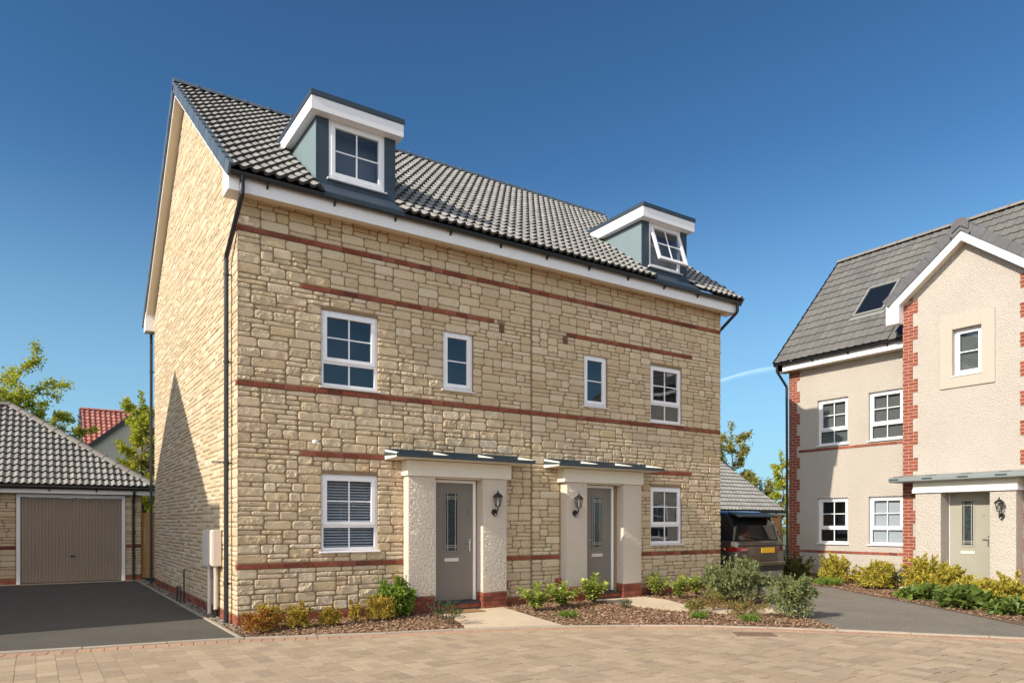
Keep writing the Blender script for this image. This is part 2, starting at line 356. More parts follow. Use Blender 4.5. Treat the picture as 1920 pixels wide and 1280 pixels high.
# ------------------------------------------------------------------ roof tiles
def wave_s(t): # rolling pantile
    if t<.58: return .5-.5*math.cos(math.pi*t/.58)
    if t<.86: return .5+.5*math.cos(math.pi*(t-.58)/.28)
    return 0
def wave_flat(t): # flat pan with a small roll
    return max(0,math.sin(math.pi*min(1,t/.38))) if t<.38 else 0
def tiles(mb,F,u0,u1,s0,s1,period=.165,exp=.30,amp=.046,keep=None,fn=wave_s,seg=9,lip=.045,lift=.05):
    cols=int(round((u1-u0)/period)); rows=int(round((s1-s0)/exp)); pw=(u1-u0)/cols; ex=(s1-s0)/rows
    for r in range(rows):
        sb=s0+r*ex; st=sb+ex+.03
        for c in range(cols):
            ua=u0+c*pw
            if keep and not keep(ua+pw/2,sb+ex/2): continue
            rn=R.random(); dj=R.uniform(-.002,.002); db=R.uniform(-.003,.003)
            vs=[]
            for i in range(seg+1):
                t=i/seg; u=ua+pw*t; w=amp*fn(t)
                vs+= [F.P(u,sb+db,w+lift-lip),F.P(u,sb+db,w+lift+dj),F.P(u,st,w+.004+dj)]
            fs=[]
            lips=[(i*3,i*3+3,i*3+4,i*3+1) for i in range(seg)]; fs=[(i*3+1,i*3+4,i*3+5,i*3+2) for i in range(seg)]
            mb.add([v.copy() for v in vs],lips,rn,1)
            mb.add(vs,fs,rn,0)

def ridge_tiles(mb,p0,p1,L=.45,r=.11,drop=.09,rnd=True):
    p0=V(p0);p1=V(p1); d=(p1-p0); n=max(1,round(d.length/L)); d/=n; dn=d.normalized()
    side=dn.cross(V((0,0,1))).normalized(); up=side.cross(dn).normalized()
    for i in range(n):
        a=p0+d*i; b=p0+d*(i+1)-dn*.004
        for (q0,q1,rr) in ((a,b-dn*.03,r),(b-dn*.035,b,r+.012)):
            vs=[]
            for q in (q0,q1):
                for k in range(9):
                    t=math.pi*k/8
                    vs.append(q+side*math.cos(t)*rr*1.15+up*(math.sin(t)*rr-drop+ .06))
            fs=[(k,k+1,9+k+1,9+k) for k in range(8)]+[tuple(range(8,-1,-1)),tuple(range(9,18))]
            mb.add(vs,fs,R.random())

# ------------------------------------------------------------------ windows, doors
def window(parent,F,u0,u1,v0,v1,kind='two',recess=.035,depth=.32,blind=None,sill=True,label=None,open_=False,name='window',back='dark',bmat='blind'):
    """outer frame is the part, the rest are its sub-parts"""
    w=-recess; fr=.052; H=v1-v0
    m=MB()
    def ring(mb,a,b,c,d,t,w0,w1):
        mb.box(F,a,a+t,c,d,w0,w1); mb.box(F,b-t,b,c,d,w0,w1); mb.box(F,a+t,b-t,c,c+t,w0,w1); mb.box(F,a+t,b-t,d-t,d,w0,w1)
    ring(m,u0,u1,v0,v1,fr,w-.05,w)
    areas=[]
    if kind=='two':
        t0=v0+H*.30; m.box(F,u0+fr,u1-fr,t0,t0+.048,w-.05,w)
        areas=[(u0+fr,u1-fr,t0+.048,v1-fr,True,2,2),(u0+fr,u1-fr,v0+fr,t0,False,2,1)]
    elif kind=='one': areas=[(u0+fr,u1-fr,v0+fr,v1-fr,True,1,2)]
    elif kind=='four': areas=[(u0+fr,u1-fr,v0+fr,v1-fr,True,2,2)]
    fo=m.build(name,M['white'],parent,bevel=.004)
    if label: fo['label']=label
    for (a,b,c,d,sash,nx,ny) in areas:
        F2=F
        if open_ and sash:   # top-hung sash pushed outwards at its foot
            ang=math.radians(19); top=F.P(0,d,w+.005)
            vv=(F.v*math.cos(ang)-F.w*math.sin(ang)); ww=(F.w*math.cos(ang)+F.v*math.sin(ang))
            F2=Frame(top-vv*d-ww*(w+.005),F.u,vv,ww)
        if sash:
            sm=MB(); a,b,c,d=a+.052,b-.052,c+.052,d-.052
            for (p,q,r_,s_) in ((a-.062,a,c-.062,d+.062),(b,b+.062,c-.062,d+.062),(a,b,c-.062,c),(a,b,d,d+.062)):
                sm.box(F2,p,q,r_,s_,w-.035,w+.016)
            so=sm.build('sash',M['white'],fo,bevel=.004)
            if open_:
                so['label']='top hung sash standing open at its foot'
                st=MB()
                for x in (a-.045,b+.045): st.tube([F.P(x,c+.38,w-.02),F2.P(x,c+.22,w-.03)],.008,6)
                st.build('stay',M['metal'],fo)
        g=MB(); g.box(F2,a-.005,b+.005,c-.005,d+.005,w-.024,w-.020)
        g.build('pane',M['glass'],fo)
        br=MB(); t=.011
        for i in range(1,nx):
            x=a+(b-a)*i/nx; br.box(F2,x-t,x+t,c,d,w-.030,w-.012)
        for j in range(1,ny):
            z=c+(d-c)*j/ny; br.box(F2,a,b,z-t*.9,z+t*.9,w-.031,w-.011)
        if br.f: br.build('glazing_bar',M['white'],fo)
    if sill:
        s=MB(); s.prism(Frame(F.P(u0-.03,0,0),F.w,F.v,F.u),[(-.06,v0-.03),(.045,v0-.035),(.05,v0-.015),(w,v0+.002)],0,u1-u0+.06)
        s.build('sill',M['white'],fo,bevel=.003)
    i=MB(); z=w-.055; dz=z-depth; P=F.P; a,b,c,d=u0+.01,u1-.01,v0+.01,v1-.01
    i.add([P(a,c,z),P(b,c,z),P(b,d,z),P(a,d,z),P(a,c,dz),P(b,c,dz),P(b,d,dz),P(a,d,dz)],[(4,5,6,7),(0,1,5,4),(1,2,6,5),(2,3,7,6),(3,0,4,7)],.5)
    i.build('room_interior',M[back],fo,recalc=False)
    if blind:
        bb=MB(); step=.045; z0=v0+.05; k=0
        cov={'slats':1.0,'half':.6}.get(blind,1.0)
        zt=v1-.05; zz=zt
        while zz>zt-(zt-z0)*cov:
            wz=w-.075; tilt=.018 if blind!='closed' else .024
            wd=.008 if blind!='closed' else .003
            bb.add([P(u0+.05,zz-tilt*.6,wz+wd),P(u1-.05,zz-tilt*.6,wz+wd),P(u1-.05,zz+tilt*.6,wz-wd),P(u0+.05,zz+tilt*.6,wz-wd)],[(0,1,2,3)])
            zz-=step if blind!='closed' else .028
        bb.build('blind',M[bmat],fo,recalc=False)
    return fo

def door(parent,F,u0,u1,v0,v1,dm,handle_right=True,recess=.03,frame_l=True,frame_r=True,hinge=True):
    w=-recess
    fm=MB(); t=.05
    fm.box(F,u0-t,u0,v0-.03,v1+t,w-.05,w+.02); fm.box(F,u1,u1+t,v0-.03,v1+t,w-.05,w+.02); fm.box(F,u0,u1,v1,v1+t,w-.05,w+.02)
    fm.build('door_frame',M['white'],parent,bevel=.004)
    d=MB(); d.box(F,u0,u1,v0,v1,w-.04,w)
    W=u1-u0; gw=.20; gc=(u0+u1)/2-.055*(1 if handle_right else -1)
    gc=(u0+u1)/2-(.06 if handle_right else -.0)
    g0,g1=gc-.11,gc+.11; gb=v0+.86; gt=v1-.19
    for (a,b,c,e) in ((g0-.035,g0,gb-.035,gt+.035),(g1,g1+.035,gb-.035,gt+.035),(g0,g1,gb-.035,gb),(g0,g1,gt,gt+.035)):
        d.box(F,a,b,c,e,w-.001,w+.012)
    for k in range(1,8):   # pressed vertical boards
        x=u0+W*k/8
        if g0-.04<x<g1+.04:
            d.box(F,x-.002,x+.002,v0+.02,gb-.05,w-.001,w+.0015)
        else: d.box(F,x-.002,x+.002,v0+.02,v1-.02,w-.001,w+.0015)
    do=d.build('door',dm,parent,bevel=.002)
    g=MB(); g.box(F,g0,g1,gb,gt,w+.001,w+.004); g.build('door_glass',M['leadglass'],do)
    ld=MB(); s=.003
    for x in (g0+.035,g1-.035): ld.box(F,x-s,x+s,gb,gt,w+.004,w+.007)
    for z in (gb+.05,gb+.085,gt-.05,gt-.085): ld.box(F,g0,g1,z-s,z+s,w+.004,w+.008)
    ld.build('leading',M['letter'],do)
    lp=MB(); lc=gc; z=v0+.70; lp.box(F,lc-.14,lc+.14,z-.03,z+.03,w,w+.012); lp.build('letterbox',M['letter'],do,bevel=.004)
    h=MB(); hx=u1-.07 if handle_right else u0+.07; sg=-1 if handle_right else 1
    h.box(F,hx-.014,hx+.014,v0+.84,v0+1.06,w,w+.01); h.tube([F.P(hx,v0+1.0,w+.01),F.P(hx,v0+1.0,w+.05),F.P(hx+sg*.11,v0+1.0,w+.05)],.009,8)
    h.build('handle',M['metal'],do)
    sp=MB(); sp.tube([F.P((u0+u1)/2+.26*(-sg),v1-.50,w),F.P((u0+u1)/2+.26*(-sg),v1-.50,w+.006)],.011,10); sp.build('spyhole',M['lamp'],do)
    th=MB(); th.box(F,u0-.02,u1+.02,v0-.05,v0-.005,w-.04,w+.06); th.build('threshold',M['threshold'],parent,bevel=.003)
    return do

def lantern(F,u,v,label,group):
    """wall lantern: back plate, swan arm, six-sided glass cage on top of the arm, cap and finial"""
    root=thing('wall_lantern',label,'wall light',tuple(F.P(u,v,0)),group)
    b=MB(); c=F.P(u,v,0)
    b.tube([F.P(u,v-.05,.0),F.P(u,v-.05,.035)],.055,14); b.tube([F.P(u,v-.09,.035),F.P(u,v-.09,.05)],.03,12)
    b.build('back_plate',M['lamp'],root,bevel=.003)
    ax=.13
    a=MB(); a.tube([F.P(u,v-.03,.03),F.P(u,v-.04,.08),F.P(u,v-.015,.12),F.P(u,v+.035,ax)],.012,8); a.build('arm',M['lamp'],root)
    cc=F.P(u,v,ax)
    def hexa(z,r): return [cc+V((r*math.cos(math.pi/3*k+.3),r*math.sin(math.pi/3*k+.3),z)) for k in range(6)]
    cg=MB(); lo=hexa(.05,.042); hi=hexa(.21,.078)
    for k in range(6): cg.tube([lo[k],hi[k]],.0055,5)
    for rr,zz in ((.044,.048),(.080,.21)):
        cg.lathe(cc,[(rr*.2,zz-.008),(rr*1.05,zz-.006),(rr*1.05,zz+.006),(rr*.2,zz+.006)],6)
    cg.build('cage',M['lamp'],root)
    gl=MB()
    for k in range(6): gl.add([lo[k],lo[(k+1)%6],hi[(k+1)%6],hi[k]],[(0,1,2,3)])
    gl.build('lamp_glass',M['lanternglass'],root,recalc=False)
    cap=MB(); cap.lathe(cc,[(.092,.214),(.088,.228),(.055,.262),(.030,.282),(.022,.286),(.010,.305),(.014,.315),(.003,.335)],12); cap.build('cap',M['lamp'],root,smooth=False)
    bl=MB(); bl.lathe(cc,[(.016,.05),(.017,.15),(.006,.16)],10); bl.build('bulb',M['candle'],root)
    sn=MB(); sn.tube([F.P(u,v-.09,.05),F.P(u,v-.09,.058)],.010,10); sn.build('sensor',M['candle'],root)
    return root

# ================================================================== MAIN HOUSE (a pair of semi-detached homes)
LX=10.444; DY=8.6; EZ=6.27; TAN=.747; EY=-.45; RZ0=6.44; RY=4.3
def roofz(y): return RZ0+(y-EY)*TAN if y<=RY else RZ0+(2*RY-y-EY)*TAN
H=thing('semi_detached_house','three storey cream stone pair of houses with red brick stripes and two dormers','house',(0,0,0))
FF=FRONT(); SF=LEFT(0,DY)          # side wall: u runs from the rear (0) to the front corner (8.6)
def mir(a,b): return (LX-b,LX-a)
MX=LX
W1=(1.234,2.177); W2=(3.365,3.965); DL=(3.238,3.977)
holes=[(*W1,3.635,4.825),(*W2,3.81,4.81),(*W1,1.07,2.27)]
holes+=[(*mir(a,b),c,d) for a,b,c,d in holes]
dholes=[(DL[0]-.05,DL[1]+.05,.12,2.26),(*mir(DL[0]-.05,DL[1]+.05),.12,2.26)]
porch=[(2.61,4.55,0,2.60),(*mir(2.61,4.55),0,2.60)]
# mortar shell
m=MB()
wall_sheet(m,FF,0,LX,0,EZ+.05,holes+dholes,reveal=.09)
def sidetop(u): return roofz(DY-u)-.10
P=SF.P
m.add([P(0,0),P(DY,0),P(DY,sidetop(DY)),P(DY-RY,sidetop(DY-RY)),P(0,sidetop(0))],[(0,1,2,3,4)],.5)
m.build('mortar_wall',M['mortar'],H,recalc=False)
m=MB(); m.add([V((LX,0,0)),V((LX,DY,0)),V((LX,DY,6.3)),V((LX,RY,9.85)),V((LX,0,6.3))],[(0,1,2,3,4)],.5); m.quad((LX,DY,0),(0,DY,0),(0,DY,6.3),(LX,DY,6.3),.5)
m.build('rear_wall',M['stone'],H,recalc=False)
# brick bands  (z of the foot, list of u ranges)
BH=.068
bands=[(.83,[(0,2.62),(4.545,LX-4.545),(LX-2.62,LX)]),(2.535,[(.927,2.30),(LX-2.30,LX-.927)]),(3.515,[(0,LX)]),(5.085,[(.927,4.387),(LX-4.387,LX-.927)]),(5.77,[(0,LX)])]
for z,segs in bands:
    for (a,b) in segs:
        mb=MB(); bricks(mb,FF,a,b,z,1,-.01,.016,h=BH)
        if a==0:   # the band turns the corner
            mb.box(FRONT(),-.016,.0,z,z+BH,-.102,.016)
        mb.build('brick_band',M['brick'],H,bevel=.003)
for (a,b) in ((0,2.62),(4.545,LX-4.545),(LX-2.62,LX)):
    mb=MB(); bricks(mb,FF,a,b,.0,2,-.01,.010); mb.build('brick_plinth',M['brick'],H,bevel=.003)
mb=MB(); bricks(mb,SF,0,DY,.0,2,-.01,.010); mb.build('brick_plinth',M['brick'],H,bevel=.003)
# stones: front, in the strips between full-width bands
zs=[(.152,.824),(.904,3.508),(3.590,5.764),(5.845,EZ+.02)]
seghole=[(a,b,z-.002,z+BH+.006) for z,segs in bands for a,b in segs if not (a==0 and b==LX)]
vents=[(4.505,4.62,4.94,5.10),(*mir(4.37,4.485),4.93,5.09)]
allh=holes+dholes+porch+seghole+vents
mb=MB()
for (z0,z1) in zs:
    if z0==.904:   # split so that rows line up with the short band
        zz=[(.904,2.530),(2.610,3.508)]
    elif z0==3.590: zz=[(3.590,5.080),(5.158,5.764)]
    else: zz=[(z0,z1)]
    for (q0,q1) in zz:
        pack_stones(mb,FF,0,5.21,q0,q1,allh,corner0=True); pack_stones(mb,FF,5.235,LX,q0,q1,allh,corner1=True)
    if z0==.904:
        for (a,b) in ((0,.92),(2.31,5.21)): pack_stones(mb,FF,a,b,2.533,2.606,allh,corner0=(a==0))
        for (a,b) in ((5.235,LX-2.31),(LX-.92,LX)): pack_stones(mb,FF,a,b,2.533,2.606,allh,corner1=(b==LX))
    if z0==3.590:
        for (a,b) in ((0,.92),(4.395,5.21)): pack_stones(mb,FF,a,b,5.083,5.155,allh,corner0=(a==0))
        for (a,b) in ((5.235,LX-4.395),(LX-.92,LX)): pack_stones(mb,FF,a,b,5.083,5.155,allh,corner1=(b==LX))
mb.build('front_stonework',M['stone'],H,smooth=True,recalc=False)
mb=MB()
sh=[(DY-.11,DY+.1,z-.002,z+BH+.004) for z in (.83,3.515,5.77)]
pack_stones(mb,SF,0,DY,.152,roofz(RY),sh,topfn=lambda u:roofz(DY-u)-.16,rough=.55,corner1=True,cu=.055,cell=.028,gap=.0032)
mb.build('side_stonework',M['stone'],H,smooth=True,recalc=False)
mb=MB(); mb.box(FF,5.214,5.232,.0,EZ,-.006,.004); mb.build('movement_joint',M['mortar'],H)
for (a,b,c,d) in vents:
    mb=MB(); mb.box(FF,a,b,c,d,-.03,.004)
    for i in range(3):
        for j in range(4): x=a+.02+i*.027; z=c+.018+j*.034; mb.box(FF,x,x+.02,z,z+.02,.003,.011)
    mb.build('air_brick',M['terracotta'],H)
# windows of the main front
window(H,FF,*W1,3.635,4.825,'two',label='upper left four over two pane window')
window(H,FF,*W2,3.81,4.81,'one',label='narrow upper window of the left home')
window(H,FF,*mir(*W2),3.81,4.81,'one',label='narrow upper window of the right home')
window(H,FF,*mir(*W1),3.635,4.825,'two',label='upper right window reflecting the neighbour')
window(H,FF,*W1,1.07,2.27,'two',blind='slats',back='pale_room',label='ground floor left window with white slatted blind')  # pale room back stands in for the bright reflection in this window
window(H,FF,*mir(*W1),1.07,2.27,'two',label='ground floor right window reflecting a white frame')
# porches
def porch_set(mirror):
    mx=(lambda a,b: mir(a,b)) if mirror else (lambda a,b:(a,b))
    FY=.20
    for (a,b) in ((2.625,3.11),(4.05,4.54)):
        a,b=mx(a,b)
        p=MB(); 
        rough_face(p,FRONT(-FY),a,b,.30,2.28); rough_face(p,LEFT(a,0),0,FY,.30,2.28)
        rough_face(p,Frame((b,-FY,0),(0,1,0),(0,0,1),(1,0,0)),0,FY,.30,2.28)
        p.wbox(a+.001,b-.001,-FY+.001,-.001,.28,2.285,.5)
        p.build('porch_pier',M['pierdash'],H,smooth=True)
        q=MB()
        for r in range(4):
            z=r*.073+.002
            bricks(q,FRONT(-FY),a,b,z,1,-.02,.012) if r%2==0 else bricks(q,FRONT(-FY),a,b,z,1,-.02,.012,L=.155)
        q2=MB(); q2.wbox(a+.002,b-.002,-FY+.003,-.001,.0,.29,.5)
        # drop brick pieces that start outside the pier
        q.build('pier_plinth',M['brick'],H,bevel=.002)
        for side in (0,1):
            s=MB(); Fs=LEFT(a,0) if side==0 else Frame((b,-FY,0),(0,1,0),(0,0,1),(1,0,0))
            for r in range(4): bricks(s,Fs,0.0,FY,r*.073+.002,1,-.02,.012,L=.14 if r%2 else .2)
            s.build('pier_plinth',M['brick'],H,bevel=.002)
        q2.build('pier_core',M['mortar'],H)
    a,b=mx(2.59,4.62)
    l=MB(); l.wbox(a,b,-.235,-.001,2.28,2.535); l.build('porch_lintel',M['joinery'],H,bevel=.004)
    l=MB(); l.wbox(a+.48,b-.52,-.14,-.03,2.255,2.279); l.build('lintel_soffit',M['joinery'],H)
    a,b=mx(2.29,4.94)
    c=MB(); Fy=Frame((a,0,0),(0,-1,0),(0,0,1),(1,0,0))
    c.prism(Fy,[(.001,2.536),(.48,2.552),(.48,2.575),(.001,2.60)],.0,b-a); c.build('canopy_board',M['joinery'],H,bevel=.003)
    c=MB(); c.prism(Fy,[(.001,2.602),(.485,2.577),(.495,2.577),(.495,2.598),(.001,2.668)],-.004,b-a+.004); c.prism(Fy,[(.496,2.552),(.514,2.552),(.514,2.612),(.496,2.612)],-.01,b-a+.01)
    c.prism(Fy,[(.001,2.669),(.02,2.669),(.02,2.72),(.001,2.72)],.0,b-a)
    c.build('canopy_roof',M['canopyblue'],H)
    for k in range(4):
        x=(b-a)*(k+.0)/3; x=min(max(x,.0),b-a-.03) 
        c=MB(); c.prism(Fy,[(.021,2.60),(.49,2.585),(.49,2.622),(.021,2.705)],x-.001,x+.03); c.build('canopy_rib',M['joinery'],H)
    dl,dr=mx(*DL)
    door(H,FF,dl,dr,.17,2.20,M['door'],handle_right=not mirror)
    s=MB(); a,b=mx(3.125,4.035); 
    bricks(s,FRONT(-.13),a,b,.045,1,-.12,.012); s.build('door_step',M['brick'],H,bevel=.002)
    s=MB(); s.wbox(a,b,-.14,-.002,.0,.045); s.wbox(a,b,-.15,-.002,.118,.135); s.build('door_step',M['threshold'],H)
porch_set(False); porch_set(True)
# eaves
X0,X1=-.20,LX+.20
e=MB(); e.wbox(X0,X1,-.32,-.295,6.185,6.43); e.build('fascia',M['whitewood'],H,bevel=.004)
e=MB(); e.prism(Frame((X0,0,0),(0,-1,0),(0,0,1),(1,0,0)),[(.001,6.255),(.293,6.190),(.293,6.205),(.001,6.270)],0,X1-X0); e.build('soffit',M['soffit'],H)
e=MB(); e.wbox(X0,X1,DY+.295,DY+.32,6.185,6.43); e.wbox(X0,X1,DY+.001,DY+.294,6.2,6.22); e.build('fascia',M['whitewood'],H)
def gutter(parent,xa,xb,y,z,sgn=-1,axis='x',r=.055,brk=1.0):
    g=MB(); prof=[(math.cos(t)*r,math.sin(t)*r*1.1) for t in [math.pi+math.pi*k/8 for k in range(9)]]
    prof=prof+[(r-.008,0)]+[((r-.01)*math.cos(t),(r-.01)*math.sin(t)) for t in [2*math.pi-math.pi*k/8 for k in range(9)]]
    Fg=Frame((xa,y,z),(0,sgn,0),(0,0,1),(1,0,0)) if axis=='x' else Frame((y,xa,z),(sgn,0,0),(0,0,1),(0,1,0))
    g.prism(Fg,[(a+r,b) for a,b in prof],0,xb-xa); go=g.build('gutter',M['black'],parent)
    n=int((xb-xa)/brk)
    for k in range(n):
        c=MB(); x=brk*.55+k*brk; c.prism(Fg,[(.0,-.12),(.03,-.10),(.075,-.062),(.0,-.055)],x-.012,x+.012); c.tube([Fg.P(.0,.0,x),Fg.P(2*r,.01,x)],.006,4)
        c.build('gutter_bracket',M['black'],go)
    return go
gutter(H,X0-.02,X1+.04,-.322,6.425)
gutter(H,X0-.02,X1+.02,DY+.322,6.425,1)
def pipe(parent,pts,r=.034,clips=()):
    p=MB()
    # rounded corners
    q=[V(pts[0])]
    for i in range(1,len(pts)-1):
        a,b,c=V(pts[i-1]),V(pts[i]),V(pts[i+1]); q+= [b+(a-b).normalized()*.045,b+((a-b).normalized()+(c-b).normalized())*.010,b+(c-b).normalized()*.045]
    q.append(V(pts[-1])); p.tube(q,r,10)
    for (c,ax) in clips:
        c=V(c); p.tube([c-V((0,0,.02)),c+V((0,0,.02))],r+.008,10); p.tube([c,c+V(ax)*.09],.012,6)
    return p.build('downpipe',M['black'],parent,smooth=False)
pipe(H,[(-.03,-.385,6.38),(-.03,-.385,6.13),(-.085,.36,5.45),(-.085,.36,.02)],clips=[((-.085,.36,z),(1,0,0)) for z in (5.2,3.9,2.4,.6)])
pipe(H,[(-.03,DY+.385,6.38),(-.03,DY+.385,6.2),(-.075,DY+.02,5.85),(-.075,DY+.02,.02)],clips=[((-.075,DY+.02,z),(1,0,0)) for z in (5.2,3.7,2.0,.4)])
pipe(H,[(LX+.12,-.385,6.38),(LX+.12,-.385,6.2),(LX+.10,.30,5.75),(LX+.09,.32,.02)],clips=[((LX+.09,.32,z),(-1,0,0)) for z in (5.2,3.7,2.0)])
# roof
SL=math.sqrt(1+TAN*TAN); slope_len=(RY-EY)*SL
RFf=Frame((X0,EY,RZ0),(1,0,0),V((0,1,TAN)).normalized(),V((0,-TAN,1)).normalized())
RFb=Frame((X1,2*RY-EY,RZ0),(-1,0,0),V((0,-1,TAN)).normalized(),V((0,TAN,1)).normalized())
D1=(1.145,2.455); D2=mir(*D1)
def in_dormer(u,s):
    x=X0+u; y=EY+s/SL
    return (D1[0]<x<D1[1] or D2[0]<x<D2[1]) and y<1.45
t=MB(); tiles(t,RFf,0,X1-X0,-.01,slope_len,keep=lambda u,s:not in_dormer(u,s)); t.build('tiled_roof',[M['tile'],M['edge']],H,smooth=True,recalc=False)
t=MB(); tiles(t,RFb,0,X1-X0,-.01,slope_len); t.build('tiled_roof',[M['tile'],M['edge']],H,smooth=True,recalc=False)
t=MB()
def strip(x0,x1,y0,y1): t.quad((x0,y0,roofz(y0)-.01),(x1,y0,roofz(y0)-.01),(x1,y1,roofz(y1)-.01),(x0,y1,roofz(y1)-.01),.5)
for (a,b,y) in ((X0,D1[0],EY+.03),(D1[0],D1[1],1.4),(D1[1],D2[0],EY+.03),(D2[0],D2[1],1.4),(D2[1],X1,EY+.03)): strip(a,b,y,RY)
strip(X0,X1,RY,2*RY-EY-.03)
t.build('roof_underlay',M['black'],H,recalc=False)
rt=MB(); ridge_tiles(rt,(X0-.03,RY,RZ0+(RY-EY)*TAN+.03),(X1+.03,RY,RZ0+(RY-EY)*TAN+.03)); rt.build('ridge',M['verge'],H)
# verges, barge boards and gable soffits, both gables and both slopes
for gx,sg in ((X0,-1),(X1,1)):
    vb=MB(); bb=MB(); sb=MB()
    for yy,dirn in ((EY,1),(2*RY-EY,-1)):
        S_=V((0,dirn,TAN)).normalized(); Nn=V((0,-dirn*TAN,1)).normalized()
        Fv=Frame((gx,yy,RZ0),S_,Nn,(sg,0,0))
        n=20; ex=slope_len/n
        for k in range(n):
            a=k*ex-.015; vb.prism(Fv,[(a,-.118),(a+ex+.02,-.128),(a+ex+.02,.045),(a,.062)],-.004,.030+(.003 if k%2 else 0))
            vb.prism(Fv,[(a,.040),(a+ex+.02,.03),(a+ex+.02,.046),(a,.063)],-.06,-.003)
        bb.prism(Fv,[(.10,-.185),(slope_len-.02,-.185),(slope_len-.02,-.07),(.10,-.07)],-.03,-.008)
        if sg<0: sb.prism(Fv,[(.10,-.165),(slope_len,-.165),(slope_len,-.152),(.10,-.152)],-.20,-.031)
        else: sb.prism(Fv,[(.10,-.165),(slope_len,-.165),(slope_len,-.152),(.10,-.152)],-.20,-.031)
    vb.build('verge_caps',M['verge'],H); bb.build('bargeboard',M['whitewood'],H,bevel=.003); sb.build('gable_soffit',M['soffit'],H)
    for ya,yb in ((-.30,.02),(DY-.02,DY+.30)):
        bx=MB(); xa,xb=(gx-0.0,-.003) if sg<0 else (LX+.003,gx)
        q=[(ya,6.19),(yb,6.19),(yb,roofz(yb)-.09),(ya,roofz(ya)-.09)]
        bx.prism(Frame((xa,0,0),(0,1,0),(0,0,1),(1,0,0)),q,-.004,xb-xa+.004); bx.build('eaves_box',M['whitewood'],H,bevel=.003)
# dormers
def dormer(x0,x1,open_):
    g=.0
    zt=7.80; y0=-.05; fz=roofz(y0)-.02
    lab='right dormer with its window standing open' if open_ else 'left dormer with its window shut'
    d=MB(); Fd=FRONT(y0)
    w0,w1=x0+.195,x1-.185; wz0,wz1=6.86,7.765
    wall_sheet(d,Fd,x0,x1,fz,zt,[(w0,w1,wz0,wz1)],reveal=.08)
    # apron down to the gutter
    d.add([V((x0,y0-.001,fz+.03)),V((x1,y0-.001,fz+.03)),V((x1,EY+.02,RZ0+.02)),V((x0,EY+.02,RZ0+.02)),V((x0,y0,fz-.1)),V((x1,y0,fz-.1)),V((x1,EY+.02,RZ0-.05)),V((x0,EY+.02,RZ0-.05))],[(0,1,2,3),(4,7,6,5),(2,6,7,3),(0,3,7,4),(1,5,6,2)],.5)
    do=d.build('dormer',M['lead'],H,recalc=False); do['label']=lab
    ybk=EY+(zt-RZ0)/TAN
    for xx,sg in ((x0,-1),(x1,1)):
        c=MB(); c.prism(Frame((xx,0,0),(0,1,0),(0,0,1),(1,0,0)),[(y0+.02,roofz(y0)-.05),(ybk,zt-.05),(ybk,zt),(y0+.02,zt)],-.01 if sg>0 else 0,0 if sg>0 else .01)
        c.build('dormer_cheek',M['cheek'],do)
        c=MB(); c.box(Frame((xx,y0,0),(0,1,0),(0,0,1),(sg,0,0)),-.003,.022,fz,zt,-.002,.004); c.prism(Frame((xx,0,0),(0,1,0),(0,0,1),(sg,0,0)),[(y0,zt-.07),(ybk+.1,zt-.07),(ybk+.1,zt),(y0,zt)],-.01,.006); c.build('dormer_trim',M['lead'],do)
    xa,xb=x0-.135,x1+.075; xa,xb=x0-.13,x1+.08
    yb=EY+(8.06-RZ0)/TAN+.05
    r=MB(); r.wbox(xa,xb,-.21,yb,7.762,7.965); r.build('dormer_fascia',M['whitewood'],do,bevel=.004)
    r=MB(); r.wbox(xa-.015,xb+.015,-.228,yb+.06,7.967,8.05); r.build('dormer_roof',M['lead'],do,bevel=.004)
    window(H,Fd,w0,w1,wz0,wz1,'four',recess=.01,depth=.30,open_=open_,label=lab.replace('dormer with its window','dormer window'),back='pale_room',blind=None)
    v=MB(); v.box(Fd,(w0+w1)/2-.17,(w0+w1)/2+.17,wz1-.042,wz1-.026,-.012,.0); v.build('trickle_vent',M['white'],do)
dormer(*D1,False); dormer(*D2,True)
# meter cabinets and their pipes on the side wall
FSx=LEFT(0,0)
mt=thing('meter_cabinet','twin cream meter cabinets on the shaded side wall with two pipes below','meter box',(-.0,1.4,0))
b=MB(); b.wbox(-.15,-.022,.98,1.36,.83,1.40); b.build('cabinet',M['meter'],mt,bevel=.008)
b=MB(); b.wbox(-.14,-.022,1.385,1.84,.80,1.39); b.build('cabinet',M['meter'],mt,bevel=.008)
b=MB(); b.wbox(-.162,-.151,1.0,1.34,.85,1.38); b.wbox(-.152,-.141,1.41,1.82,.82,1.37); b.build('cabinet_door',M['meter'],mt,bevel=.004)
for y in (1.18,1.66):
    b=MB(); b.tube([(-.07,y,.12 if y<1.5 else .0),(-.07,y,.83)],.032,10); b.build('pipe',M['meter'],mt)
b=MB(); b.tube([(-.07,1.18,0),(-.07,1.18,.14)],.034,10); b.build('pipe_boot',M['black'],mt)
tp=MB(); tp.tube([(-.12,3.75,0),(-.12,3.75,.62),(-.12,3.62,.64)],.015,6); tp.tube([(-.2,4.0,0),(-.2,4.0,.3),(-.2,3.62,.3),(-.2,3.62,0)],.018,6)
tag(tp.build('outside_tap',M['black']), 'small black standpipe with a guard hoop beside the stone side wall','tap')
pf=MB(); pf.tube([(-.25,.55,2.42),(-.0,.55,2.42)],.02,8); pf.build('overflow_pipe',M['metal'],H)
al=MB(); al.tube([(1.12,-.03,2.75),(1.12,-.07,2.75)],.036,12); al.tube([(1.12,-.07,2.75),(1.12,-.10,2.75)],.022,12); al.build('overflow_outlet',M['white'],H)
for x in (4.62,LX-4.62):
    a=MB(); a.wbox(x-.06,x+.06,-.05,.0,.32,.46); a.build('pipe_cover',M['brick'],H)
LG='black carriage lanterns beside the front doors'
